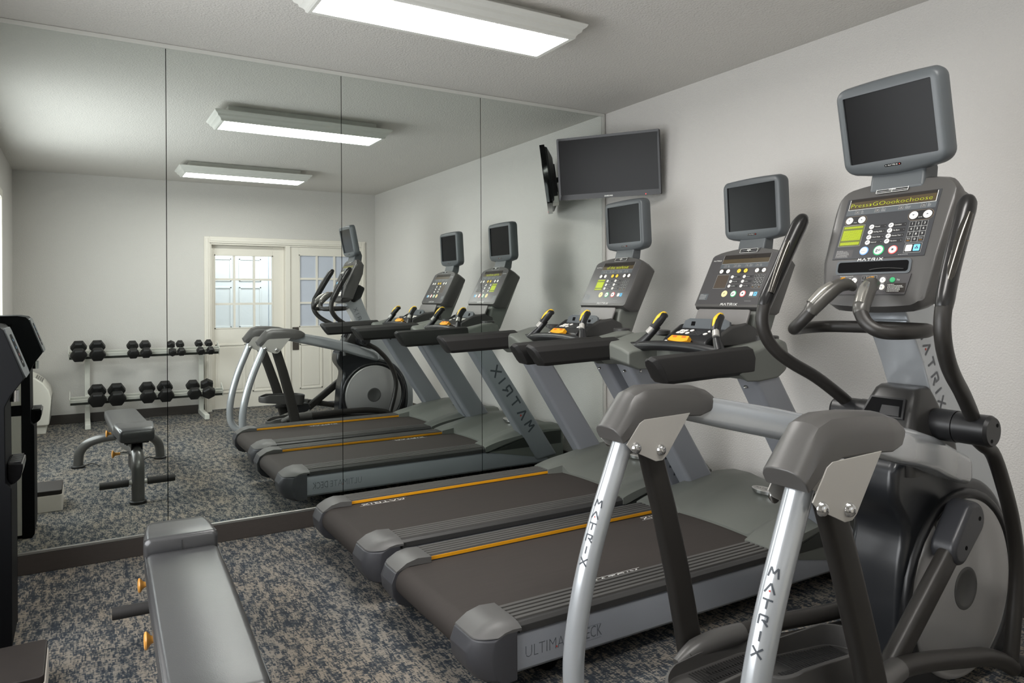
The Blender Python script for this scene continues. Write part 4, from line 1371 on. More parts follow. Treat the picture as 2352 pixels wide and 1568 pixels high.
    path = [(-1.370, 0.085, 1.315), (-1.382, 0.112, 1.280), (-1.372, 0.148, 1.255), (-1.32, 0.182, 1.250), (-1.23, 0.195, 1.252), (-1.165, 0.175, 1.254), (-1.145, 0.12, 1.255), (-1.142, 0, 1.256)]
    b.tube(path + [(x, -y, z) for x, y, z in path[-2::-1]], 0.0205, 16, 5)
    fb = add(b, 'fixed_bar', 'tubeblk', angle=60)
    for s in (1, -1):
        b = MB()
        b.tube([(-1.372, s * 0.090, 1.305), (-1.362, s * 0.083, 1.325), (-1.318, s * 0.068, 1.365), (-1.275, s * 0.056, 1.393), (-1.240, s * 0.045, 1.398), (-1.215, s * 0.036, 1.385)], [0.021, 0.025, 0.027, 0.024, 0.021, 0.011], 16, 5)
        sg = b.build('sensor_grip', 'gripgrey', fb, O, angle=60)
        b = MB()
        b.tube([(-1.376, s * 0.086, 1.336), (-1.336, s * 0.072, 1.374), (-1.30, s * 0.062, 1.396)], [0.014, 0.017, 0.014], 12, 4)
        b.build('pulse_plate', 'steelplate', sg, O, angle=60)
        b = MB()
        b.prism(rrect(0.028, 0.014, 0.006, 4), 0, 0.004, frame((-1.262, s * 0.050, 1.4155), (0.97, 0, 0.22), (0, 1, 0)))
        b.build('thumb_key', 'yellow', sg, O)
    # ---- pedals, pedal bars and crank links
    def pedal(s, zr, zf):
        # foot tray: rim, floor, ribs; rear at x -1.90, front -1.50
        yc = s * 0.155
        rt = (zf - zr) / 0.40
        m = Matrix.Translation((-1.70, yc, (zr + zf) / 2)) @ Matrix.Rotation(-math.atan(rt), 4, 'Y')
        out = rrect(0.44, 0.175, 0.075, 7)
        out = [(x, y * (0.86 + 0.14 * min(1, max(0, (x + 0.22) / 0.2)))) for x, y in out]
        inn = [(x * 0.955, y * 0.90) for x, y in out]
        def rimh(x):
            return 0.010 + 0.045 * (min(1, max(0, (x + 0.20) / 0.12)))
        b = MB()
        rings = [[m @ Vector((x * 0.97, y * 0.95, -0.045)) for x, y in out], [m @ Vector((x, y, -0.02)) for x, y in out],
                 [m @ Vector((x, y, rimh(x))) for x, y in out], [m @ Vector((x, y, rimh(x) + 0.003)) for x, y in inn], [m @ Vector((x, y, -0.004)) for x, y in inn]]
        b.loft(rings)
        pd = add(b, 'pedal', 'coverpl', bevel=0.003, angle=50)
        b = MB()
        for k in range(4):
            w_ = 0.25 - 0.05 * k
            y = -0.055 + k * 0.030
            b.prism(rrect(w_ + 0.06, 0.020, 0.004, 2, -0.02 + 0.02 * k, y), -0.004, 0.004, m)
        for k in range(26):
            x = -0.165 + k * 0.0125
            b.box(x - 0.003, x + 0.003, -0.064, 0.052 if k > 4 else -0.02, 0.0035, 0.0058, m)
        b.build('tread_ribs', 'blackrub', pd, O, smooth=False)
        # bar from pedal to the lower arm
        b = MB()
        zj = (zr + zf) / 2
        if s < 0:
            pth = [(-1.66, s * 0.258, 0.285), (-1.55, s * 0.250, 0.302), (-1.41, s * 0.225, 0.296), (-1.24, s * 0.212, 0.265), (-1.02, s * 0.208, 0.216), (-0.90, s * 0.206, 0.188), (-0.78, s * 0.20, 0.140), (-0.70, s * 0.195, 0.095)]
        else:
            pth = [(-1.76, s * 0.262, 0.212), (-1.64, s * 0.258, 0.235), (-1.40, s * 0.24, 0.238), (-1.15, s * 0.20, 0.235), (-0.92, s * 0.185, 0.225), (-0.78, s * 0.18, 0.200), (-0.67, s * 0.18, 0.165)]
        b.tube(pth, 0.0285, 16, 5)
        b.build('pedal_bar', 'tubeblk', pd, O, angle=60)
        b = MB()
        if s < 0:
            q = [(-1.74, s * 0.262, 0.268), (-1.66, s * 0.260, 0.292), (-1.54, s * 0.248, 0.303), (-1.42, s * 0.226, 0.298)]
        else:
            q = [(-1.80, s * 0.262, 0.200), (-1.72, s * 0.262, 0.226), (-1.62, s * 0.258, 0.236), (-1.52, s * 0.25, 0.237)]
        b.tube(q, [0.018, 0.033, 0.034, 0.0315], 16, 5)
        b.build('bar_sleeve', 'coverpl', pd, O, angle=60)
        b = MB()
        b.xz([(-1.60, zf - 0.03), (-1.45, zf - 0.03), (-1.42, zf - 0.08), (-1.46, 0.22), (-1.53, 0.20), (-1.60, zf - 0.09)], *sorted((s * 0.10, s * 0.20)))
        b.build('pedal_mount', 'black', pd, O, bevel=0.012)
        return pd
    pR = pedal(-1, 0.385, 0.335)
    pL = pedal(1, 0.192, 0.186)
    def link(s, p0, p1, name, parent):
        b = MB()
        p0, p1 = Vector(p0), Vector(p1)
        ax = (p1 - p0).normalized(); yv = Vector((0, 1, 0)); xa = ax.cross(yv).normalized()
        b.loft([[p + xa * px + yv * py for px, py in rrect(0.072, 0.048, 0.018, 5)] for p in (p0, p0.lerp(p1, 0.5), p1)])
        return b.build(name, 'tubeblk', parent, O, angle=60)
    lR = link(-1, (-1.43, -0.185, 0.245), (-1.04, -0.172, 0.545), 'crank_link', pR)
    lL = link(1, (-1.50, 0.185, 0.20), (-0.80, 0.172, 0.135), 'crank_link', pL)
    for s, (x, z), d in ((-1, (-0.985, 0.597), (0.62, 0.60)), (1, (-0.725, 0.105), (-0.5, 0.1))):
        b = MB()
        dd = Vector(d).normalized()
        poly = []
        cxs = [(x + dd.x * 0.055, z + dd.y * 0.055), (x - dd.x * 0.060, z - dd.y * 0.060)]
        a0 = math.atan2(dd.y, dd.x)
        for i in range(13):
            a = a0 - PI / 2 + PI * i / 12
            poly.append((cxs[0][0] + 0.060 * math.cos(a), cxs[0][1] + 0.060 * math.sin(a)))
        for i in range(13):
            a = a0 + PI / 2 + PI * i / 12
            poly.append((cxs[1][0] + 0.050 * math.cos(a), cxs[1][1] + 0.050 * math.sin(a)))
        b.xz(poly, *sorted((s * 0.125, s * 0.206)))
        cc = b.build('crank_cover', 'crank', lR if s < 0 else lL, O, bevel=0.018, seg=4, angle=50)
        for q in cxs:
            b = MB()
            b.cyl((q[0] + 0.02, s * 0.2055, q[1] + 0.005), (q[0] + 0.02, s * 0.2068, q[1] + 0.005), 0.007, seg=12)
            b.build('screw_hole', 'deep', cc, O)
        b = MB(); b.cyl((x, s * 0.09, z), (x, s * 0.14, z), 0.03)
        b.build('crank_pin', 'gunmetal', cc, O)
    # ---- console (upper face tilted, lower face steeper)
    um = frame((-1.155, 0, 1.475), (0, -1, 0), (0.105, 0, 0.225))
    lm = frame((-1.190, 0, 1.345), (0, -1, 0), (0.035, 0, 0.130))
    b = MB()
    prof = [(-1.192, 1.325), (-1.190, 1.345), (-1.155, 1.475), (-1.045, 1.712), (-1.030, 1.738), (-1.005, 1.744), (-0.975, 1.725), (-0.965, 1.690), (-0.975, 1.60), (-1.075, 1.345), (-1.105, 1.312), (-1.16, 1.305)]
    # taper at the bottom, bowed top
    rings = []
    for f in (-1.0, -0.985, -0.96, -0.92, -0.86, -0.78, -0.6, -0.3, 0, 0.3, 0.6, 0.78, 0.86, 0.92, 0.96, 0.985, 1.0):
        ring = []
        ed = 1.0 if abs(f) < 0.95 else (0.0 if abs(f) == 1.0 else (0.6 if abs(f) > 0.98 else 0.88))
        for i, (x, z) in enumerate(prof):
            hwid = 0.196 + 0.010 * (z - 1.48) / 0.25 if z > 1.46 else 0.196 - 0.030 * ((1.46 - z) / 0.155) ** 2
            zz = z
            if z > 1.70:
                dz = 0.016 * (1 - f * f) - 0.012 * f * f - 0.030 * (max(0, abs(f) - 0.78) / 0.22) ** 2.2
                zz = z + dz; x = x + dz * 0.467
            if z < 1.33: zz = z + 0.010 * f * f + 0.022 * (max(0, abs(f) - 0.75) / 0.25) ** 2
            cx_, cz_ = -1.07, 1.52
            k = 1.0 - (1 - ed) * 0.10
            ring.append((cx_ + (x - cx_) * k, hwid * f, cz_ + (zz - cz_) * k))
        rings.append(ring)
    b.loft(rings)
    con = add(b, 'console', 'coverpl', angle=32)
    b = MB()
    b.xz([(-1.07, 1.33), (-0.985, 1.50), (-0.915, 1.46), (-0.955, 1.36), (-1.03, 1.31)], -0.10, 0.10)
    b.build('console_back', 'black', con, O, bevel=0.02, seg=3)
    b = MB()
    m = um
    uo = T(-0.002, 0, 0.002)
    m = um @ uo
    b.prism([(-0.160, 0.012), (0.160, 0.012), (0.163, 0.250), (-0.163, 0.250)], -0.004, 0.0004, m, PI_['panel2_'])
    rect(b, m, -0.152, 0.154, 0.205, 0.246, PI_['inkwhite'], 0.0008)
    rect(b, m, -0.150, 0.152, 0.2065, 0.248, PI_['glassblk'], 0.0012)
    rect(b, m, -0.155, 0.157, 0.183, 0.2045, PI_['panelband'], 0.0009)
    toggles(b, m, (-0.114, -0.041, 0.042, 0.116), 0.1945, 0.0085)
    pill(b, m, -0.111, 0.162, 0.046, 0, 0.0130, (PI_['btnring'], PI_['btnblk'], PI_['btnwhite'], PI_['inkdark']))
    pill(b, m, 0.1155, 0.160, 0.045, 0, 0.0140, (PI_['btnring'], PI_['btnblk'], PI_['btnwhite'], PI_['inkdark']))
    b.text('Level', 0.006, m @ T(0.1155, 0.152, 0.0016), mat=PI_['inkwhite'])
    b.text('Time', 0.006, m @ T(-0.111, 0.154, 0.0016), mat=PI_['inkwhite'])
    outline(b, m, -0.152, -0.070, 0.061, 0.143, 0.0013, PI_['inkgrey'])
    program_keys(b, m, (-0.0435, 0.0245), (0.1305, 0.1105, 0.0905, 0.071), 0.0085, ['Manual', 'Rolling Hills', 'Heart Rate', 'Interval', 'Constant', 'Fat Burn', 'Fitness Test', 'Random'], 0.046)
    keypad(b, m, 0.0865, 0.146, 0.062, 0.138, (PI_['inkgrey'], PI_['btnblk'], PI_['inkwhite']), PI_['yellow'])
    big_button(b, m, -0.048, 0.040, 0.0125, 'btnbluering', 'btnwhite', 'cool\ndown', 'inkdark')
    big_button(b, m, 0.004, 0.039, 0.0150, 'btngreen', 'btnwhite', 'go', 'inkdark')
    big_button(b, m, 0.053, 0.038, 0.0125, 'btnred', 'btnwhite', 'stop', 'inkdark')
    fan_keys(b, m, 0.1175, 0.0405, 0.0135)
    rect(b, m, -0.152, -0.088, 0.018, 0.047, PI_['panel'], 0.0009)
    fineprint(b, m, -0.150, 0.045, 0.058, 7, 0.0040, PI_['inkgrey'], 15)
    fineprint(b, m, 0.075, 0.0195, 0.08, 1, 0.0040, PI_['inkgrey'], 19)
    cp = b.build('control_panel', PR, con, O, smooth=False)
    b = MB()
    rect(b, m, -0.149, 0.151, 0.208, 0.236, 0, 0.0016)
    b.text('PressaGOookochoose', 0.0225, m @ T(-0.002, 0.2205, 0.0021), mat=1, thick=-0.0005, fit=0.284)
    b.build('message_display', ['amberlcd', 'textlit'], cp, O, smooth=False)
    b = MB()
    rect(b, m, -0.150, -0.072, 0.063, 0.141, 1, 0.0013)
    nxx, nyy = 18, 20
    for j in range(nyy):
        if j in (3, 4, 16, 17): continue
        for i in range(nxx):
            x = -0.1455 + i * 0.00392; y = 0.0665 + j * 0.00358
            rect(b, m, x, x + 0.0032, y, y + 0.0029, 0, 0.0017)
    b.build('dot_matrix_display', ['lcdon', 'lcdband'], cp, O, smooth=False)
    b = MB()
    vm = frame(um @ Vector((0, 0.257, 0.0035)), (0, -1, 0), (0.30, 0, 0.60)) @ T(0, -0.257, 0)
    vent(b, vm, -0.065, 0.048, 0.2600, 0.2800, 0, 1, 3)
    b.build('air_vent', ['inkwhite', 'deep'], con, O, smooth=False)
    b = MB()
    logo(b, mfn(m @ T(-0.016, 0.0055, 0.0030)), 0.0095, 0.0125, 0.0042, 0.0021, 0)
    b.build('brand_lettering', 'inkwhite', con, O, smooth=False)
    m = lm @ T(-0.008, 0, 0.003)
    b = MB()
    b.prism(rrect(0.262, 0.050, 0.012, 4, 0, 0.1145), -0.006, 0.0006, m, 0)
    b.prism(rrect(0.246, 0.037, 0.009, 4, 0, 0.1150), 0.0006, 0.0012, m, 1)
    b.tube([m @ Vector((-0.005, 0.103, 0.004)), m @ Vector((0.02, 0.107, 0.004)), m @ Vector((0.06, 0.108, 0.003)), m @ Vector((0.11, 0.104, 0.003))], 0.0016, 6, 4, mat=2)
    b.build('accessory_slot', ['panelband', 'deep', 'dark'], con, O, angle=40)
    b = MB()
    b.prism([(-0.136, 0.020), (0.124, 0.020), (0.136, 0.088), (-0.139, 0.088)], -0.006, 0.0006, m, PI_['panel'])
    for (x, y) in ((-0.100, 0.067), (-0.078, 0.067), (-0.100, 0.046), (-0.078, 0.046)):
        b.prism(rrect(0.019, 0.018, 0.002, 2, x, y), 0.0008, 0.0024, m, PI_['btnwhite'])
    outline(b, m, -0.113, -0.066, 0.034, 0.079, 0.0008, PI_['inkgrey'])
    pill(b, m, -0.054, 0.056, 0, 0.024, 0.0095, (PI_['inkgrey'], PI_['panel'], PI_['btnwhite'], PI_['inkdark']))
    keypad(b, m, -0.029, 0.024, 0.026, 0.084, (PI_['inkgrey'], PI_['btnblk'], PI_['inkwhite']), None)
    pill(b, m, 0.046, 0.056, 0, 0.024, 0.0095, (PI_['inkgrey'], PI_['panel'], PI_['btnwhite'], PI_['inkdark']))
    b.lathe([(0.009, 0.0008), (0.009, 0.002), (0.007, 0.003)], m @ T(0.078, 0.068, 0), 16, PI_['btngreen'])
    b.text('TV', 0.009, m @ T(0.097, 0.067, 0.0012), mat=PI_['inkwhite'])
    b.text('Channel', 0.0045, m @ T(-0.054, 0.056, 0.0014), mat=PI_['inkwhite'])
    b.text('Volume', 0.0045, m @ T(0.046, 0.056, 0.0014), mat=PI_['inkwhite'])
    b.text('Entertainment Controls', 0.0050, m @ T(-0.085, 0.0835, 0.0012), mat=PI_['inkwhite'])
    rect(b, m, 0.062, 0.124, 0.027, 0.057, PI_['glassblk'], 0.0009)
    fineprint(b, m, 0.064, 0.054, 0.056, 6, 0.0045, PI_['inkwhite'], 25)
    b.build('media_keypad', PR, con, O, smooth=False)
    # ---- monitor
    b = MB()
    b.xz([(-1.045, 1.72), (-1.025, 1.80), (-1.02, 1.84), (-0.965, 1.84), (-0.945, 1.79), (-0.955, 1.715), (-1.0, 1.69)], -0.095, 0.095)
    add(b, 'monitor_bracket', 'tvgrey', bevel=0.012, seg=3)
    mm = frame((-1.058, 0, 1.8235), (0, -1, 0), (-0.045, 0, 0.2285))
    monitor(root, O, mm, 0.153, 0.0, 0.2335, 0.030, 0.030, 0.030, 0.066)
    return root

PR.append('panel2'); PI_['panel2_'] = PI_['panel2'] = len(PR) - 1
M['inkgrey2'] = pmat('column_ink', '#5c5f63', 0.5)
M['shroud'] = pmat('satin_black_shroud', '#26282c', 0.30, var=0.05, vscale=500, coat=0.1)
M['tower'] = pmat('satin_dark_tower', '#3b3a39', 0.32, 0.1, var=0.04, vscale=500)
M['crank'] = pmat('crank_cover_plastic', '#37383c', 0.38, var=0.05, vscale=400)
M['coverpl2'] = pmat('hub_cover_grey', '#5b5b5a', 0.4, var=0.03)
M['disc'] = pmat('disc_silver', '#aaa9a8', 0.35, 0.35, var=0.03, vscale=300)
M['gripblk'] = pmat('grip_black', '#2b2a2a', 0.28, 0.1, var=0.05, vscale=300)
M['gripgrey'] = pmat('grip_grey', '#5b5955', 0.3, 0.25, var=0.05, vscale=300)
M['platedark'] = pmat('dark_sensor_plate', '#55534f', 0.18, 0.85, var=0.05)
M['steelplate'] = pmat('steel_sensor_plate', '#b5b3ac', 0.22, 0.8, var=0.05)
make_elliptical()

# ================================================================== BENCH
def bench():
    cx, y0 = -3.088, -1.117
    rz = math.radians(-1.9)
    root = thing('weight_bench', 'grey vinyl weight bench with orange knobs in front of the mirror', 'bench', (cx, y0, 0), rz)
    O = (0, 0, 0)      # local: y runs from 0 (mirror end) to negative (camera end)
    def add(b, name, mats, parent=root, **k):
        return b.build(name, mats, parent, O, **k)
    # pads as lofted cushions
    def cushion(ys, topz, name, h, crown):
        b = MB()
        rings = []
        for y, w, zt, k in ys:
            zb = zt - h * k
            ring = []
            pts = rrect(2 * w, h * k, 0.022 * k, 5, 0, 0)
            for x, z in pts:
                zz = (zt + zb) / 2 + z
                if z > 0: zz += crown * (1 - (x / w) ** 2)
                ring.append((x, y, zz))
            rings.append(ring)
        b.loft(rings)
        return add(b, name, 'vinyl', angle=60)
    seat = cushion([(-0.030, 0.088, 0.462, 0.62), (-0.034, 0.100, 0.478, 0.9), (-0.05, 0.107, 0.486, 1), (-0.10, 0.113, 0.492, 1), (-0.20, 0.121, 0.497, 1), (-0.285, 0.125, 0.499, 1), (-0.302, 0.122, 0.496, 0.97), (-0.308, 0.112, 0.486, 0.8)], 0, 'seat_pad', 0.085, 0.006)
    back = cushion([(-0.322, 0.108, 0.440, 0.8), (-0.330, 0.120, 0.452, 0.97), (-0.36, 0.124, 0.456, 1), (-0.7, 0.1235, 0.455, 1), (-1.0, 0.1215, 0.451, 1), (-1.27, 0.119, 0.447, 1), (-1.38, 0.116, 0.445, 1), (-1.415, 0.108, 0.442, 0.97), (-1.425, 0.096, 0.433, 0.85)], 0, 'back_pad', 0.070, 0.005)
    # piping seams
    def piping(parent, ys, w, z, name='piping'):
        b = MB()
        for s in (1, -1):
            b.tube([(s * (w(y)), y, z(y)) for y in ys], 0.0022, 6)
        add(b, name, 'vinyl', parent, angle=60)
    piping(back, [-0.335 - 1.05 * i / 14 for i in range(15)], lambda y: 0.1195 - 0.005 * (-y - 0.33), lambda y: 0.4475 - 0.011 * (-y - 0.33))
    piping(seat, [-0.05 - 0.24 * i / 8 for i in range(9)], lambda y: 0.1005 + 0.085 * (-y - 0.04) * 0.9, lambda y: 0.482 + 0.045 * (-y - 0.05))
    b = MB(); b.box(-0.0015, 0.0015, -0.3110, -0.3075, 0.42, 0.484); b.build('seam', 'vinyl', seat, O)
    # pad carriers and frame
    b = MB()
    b.box(-0.075, 0.075, -0.28, -0.07, 0.385, 0.412)
    b.box(-0.07, 0.07, -1.25, -0.36, 0.365, 0.388)
    b.box(-0.045, 0.045, -1.30, -0.30, 0.335, 0.367)
    add(b, 'pad_carrier', 'black', bevel=0.004)
    b = MB()
    b.tube([(0, 0.0, 0.0), (0, 0.0, 0.20), (0, -0.015, 0.27), (0, -0.10, 0.33), (0, -0.35, 0.315), (0, -0.80, 0.255), (0, -1.22, 0.225), (0, -1.34, 0.225)], 0.040, 20, 5)
    add(b, 'main_tube', 'gunmetal', angle=60)
    b = MB(); b.lathe([(0.052, 0), (0.052, 0.016), (0.046, 0.022)], I4, 24)
    add(b, 'foot_cup', 'blackrub', angle=40)
    # arched rear legs
    b = MB()
    pts = []
    for i in range(15):
        an = PI * i / 14
        cx_, sx_ = math.cos(an), math.sin(an)
        px = math.copysign(abs(cx_) ** 0.75, cx_)
        pts.append((0.30 * px, -1.34 - 0.06 * px * px, 0.012 + 0.225 * max(0, sx_) ** 0.62))
    b.tube(pts, 0.036, 18, 2)
    add(b, 'arch_leg', 'gunmetal', angle=60)
    for s in (1, -1):
        b = MB()
        b.lathe([(0.050, 0), (0.050, 0.014), (0.042, 0.02)], T(s * 0.30, -1.40, 0), 20)
        add(b, 'leg_foot', 'blackrub', angle=40)
        b = MB()
        b.tube([(s * 0.25, -1.40, 0.012), (s * 0.20, -1.36, 0.03), (s * 0.15, -1.33, 0.006)], 0.004, 6, 4)
        add(b, 'strap_loop', 'blackrub')
    # leg rollers
    for s in (1, -1):
        b = MB(); b.cyl((s * 0.055, 0, 0.142), (s * 0.225, 0, 0.142), 0.024, seg=20)
        rl = add(b, 'foam_roller', 'rollrub', bevel=0.004, angle=50)
        b = MB(); b.cyl((s * 0.035, 0, 0.142), (s * 0.056, 0, 0.142), 0.018, 0.014)
        add(b, 'roller_stub', 'plate', rl)
    # adjustment quadrant and knobs
    b = MB()
    b.box(-0.035, -0.029, -0.28, -0.06, 0.20, 0.39)
    b.box(0.029, 0.035, -0.28, -0.06, 0.24, 0.39)
    b.cyl((-0.04, -0.12, 0.31), (0.04, -0.12, 0.31), 0.012)
    b.box(-0.028, 0.004, -0.10, -0.055, 0.15, 0.30)
    add(b, 'seat_bracket', 'black', bevel=0.003)
    for (y, z) in ((-0.20, 0.305), (-0.80, 0.350)):
        b = MB()
        m = Matrix.Translation((-0.04, y, z)) @ Matrix.Rotation(-PI / 2, 4, 'Y')
        b.lathe([(0.009, 0), (0.009, 0.055)], m, 12, 0)
        kb = add(b, 'pull_pin', 'chrome', angle=40)
        b = MB()
        b.lathe([(0.009, 0.05), (0.0095, 0.074), (0.013, 0.083), (0.0235, 0.090), (0.0265, 0.094), (0.0255, 0.0985), (0.018, 0.101), (0.0, 0.102)], m, 26)
        add(b, 'knob', 'orange', kb, angle=40)
M['rollrub'] = pmat('foam_roller_grey', '#2b2928', 0.7, var=0.06)
bench()

# ================================================================== DUMBBELLS AND RACK
YAX, ZLO, ZUP, TILT = -4.682, 0.318, 0.806, math.radians(26)
def rack():
    root = thing('dumbbell_rack', 'white two-tier dumbbell rack against the back wall', 'rack', (-2.77, -4.75, 0))
    O = (-2.77, -4.75, 0)
    def add(b, name, mats, **k):
        return b.build(name, mats, root, O, **k)
    for x in (-3.353, -2.195):
        b = MB()
        b.box(x - 0.026, x + 0.026, -4.96, -4.42, 0.0, 0.055)
        add(b, 'rack_foot', 'rackwhite', bevel=0.006)
        b = MB()
        b.xz([(x - 0.026, 0.05), (x + 0.026, 0.05), (x + 0.026, 0.72), (x - 0.026, 0.72)], -4.935, -4.865)
        add(b, 'rack_post', 'rackwhite', bevel=0.005)
        for zc in (ZLO, ZUP):
            b = MB()
            m = Matrix.Translation((x, YAX, zc)) @ Matrix.Rotation(-TILT, 4, 'X')
            b.box(-0.02, 0.02, -0.25, 0.030, -0.115, -0.086, m)
            add(b, 'shelf_arm', 'rackwhite', bevel=0.003)
    for (x0, x1, zc, top) in ((-3.515, -1.99, ZLO, -0.020), (-3.522, -2.03, ZUP, -0.018)):
        m = Matrix.Translation((0, YAX, zc)) @ Matrix.Rotation(-TILT, 4, 'X')
        for (y, z0) in ((0.026, -0.085), (-0.032, -0.065)):
            b = MB()
            b.box(x0, x1, y, y + 0.006, z0, top, m)
            tr = add(b, 'tray_rail', 'rackwhite', smooth=False)
            if y > 0:
                b = MB()
                b.box(x0 + 0.004, x1 - 0.004, y + 0.006, y + 0.0075, z0 + 0.002, z0 + 0.030, m)
                b.build('rail_strip', 'skirt', tr, O, smooth=False)
        for x in (x0 - 0.003, x1 - 0.003):
            b = MB()
            b.box(x, x + 0.006, -0.12, 0.05, -0.085, 0.0, m)
            add(b, 'tray_end', 'rackwhite', smooth=False)
rack()

def make_dumbbell():
    root = thing('dumbbell', '', 'dumbbell')
    b = MB()
    b.tube([(0, -0.75, 0), (0, -0.3, 0), (0, 0, 0), (0, 0.3, 0), (0, 0.75, 0)], [0.16, 0.16, 0.21, 0.16, 0.16], 14, 3)
    b.build('handle', 'chrome', root, angle=60)
    for s in (1, -1):
        b = MB()
        hexp = [(math.cos(PI / 3 * k), math.sin(PI / 3 * k)) for k in range(6)]
        rings = []
        for y, r in ((0.62, 0.72), (0.78, 0.98), (1.50, 1.0), (1.66, 0.86), (1.72, 0.72)):
            rings.append([(x * r, s * y, z * r) for x, z in hexp])
        b.loft(rings)
        b.build('hex_head', 'hexrub', root, bevel=0.06, seg=2, angle=30)
    return root
proto = make_dumbbell()
UP = [(-3.432, 0.080, 0), (-3.258, 0.080, 0), (-2.919, 0.061, 0), (-2.793, 0.061, 0), (-2.530, 0.046, 30), (-2.436, 0.046, 0), (-2.237, 0.045, 0), (-2.130, 0.045, 0)]
LO = [(-3.262, 0.091, 0), (-3.076, 0.091, 0), (-2.775, 0.085, 0), (-2.595, 0.085, 0), (-2.304, 0.076, 0), (-2.152, 0.076, 30)]
LAB_UP = ['black hex dumbbell at the outer end of the top rack shelf near the air conditioner',
          'large black hex dumbbell on the top shelf, second from the air conditioner end',
          'mid-sized black hex dumbbell on the top shelf, outer one of the middle pair',
          'mid-sized black hex dumbbell on the top shelf, inner one of the middle pair',
          'small hex dumbbell on the top shelf resting on an edge',
          'small hex dumbbell on the top shelf next to the one resting on edge',
          'smallest hex dumbbell on the top shelf, second from the door end',
          'smallest hex dumbbell at the door end of the top shelf']
LAB_LO = ['largest black hex dumbbell on the bottom shelf, farthest from the door',
          'large black hex dumbbell on the bottom shelf, second from the outer end',
          'black hex dumbbell on the bottom shelf, third from the outer end',
          'black hex dumbbell on the bottom shelf, fourth from the outer end',
          'black hex dumbbell on the bottom shelf sitting flat beside the tilted one',
          'black hex dumbbell tilted on edge at the door end of the bottom shelf']
first = True
for row, labs, zf, zr, grp in ((UP, LAB_UP, ZUP, 0, 'hex dumbbells on the top rack shelf'), (LO, LAB_LO, ZLO, 0, 'hex dumbbells on the bottom rack shelf')):
    for (x, r, roll), lb in zip(row, labs):
        o = proto if first else dup(proto)
        first = False
        L = 0.072
        o.scale = (r, L, r)
        o.location = (x, YAX, zf + 0.16 * r - 0.014)
        rm = Matrix.Rotation(-TILT, 3, 'X')
        o.rotation_euler = rm.to_euler() if roll == 0 else (rm @ Matrix.Rotation(math.radians(30), 3, 'Y')).to_euler()
        o['label'] = lb; o['group'] = grp

# ================================================================== PTAC, DISPENSER, BOX
def ptac():
    x0 = -W + 0.0005
    root = thing('air_conditioner', 'white wall air conditioner low on the left wall near the back corner', 'air conditioner', (-3.85, -4.62, 0.08))
    O = tuple(root.location)
    prof = [(x0, 0.085), (-3.700, 0.085), (-3.690, 0.10), (-3.672, 0.36), (-3.690, 0.44), (-3.740, 0.515), (-3.80, 0.565), (-3.86, 0.60), (-3.93, 0.615), (x0, 0.615)]
    b = MB(); b.xz(prof, -4.90, -4.36)
    bd = b.build('cabinet', 'ptac', root, O, bevel=0.014, seg=3)
    b = MB()
    # louvre vents on the sloping top and slots on the front
    for k in range(9):
        m = frame((-3.775, -4.42 - 0.042 * k, 0.5455), (0, 1, 0), (-0.06, 0, 0.048))
        for j in range(4):
            rect(b, m, -0.013, 0.013, -0.036 + 0.021 * j, -0.022 + 0.021 * j, 0, 0.003)
    for k in range(14):
        z = 0.12 + 0.018 * k
        b.box(-3.694 + 0.018 * (z - 0.1) / 0.26 - 0.002, -3.689 + 0.018 * (z - 0.1) / 0.26, -4.88, -4.40, z, z + 0.006)
    b.build('vent_grille', 'skirt', bd, O, smooth=False)
    b = MB()
    b.box(-3.98, -3.72, -4.88, -4.40, 0.0, 0.087)
    b.build('sub_base', 'ptac', root, O, bevel=0.004)
ptac()

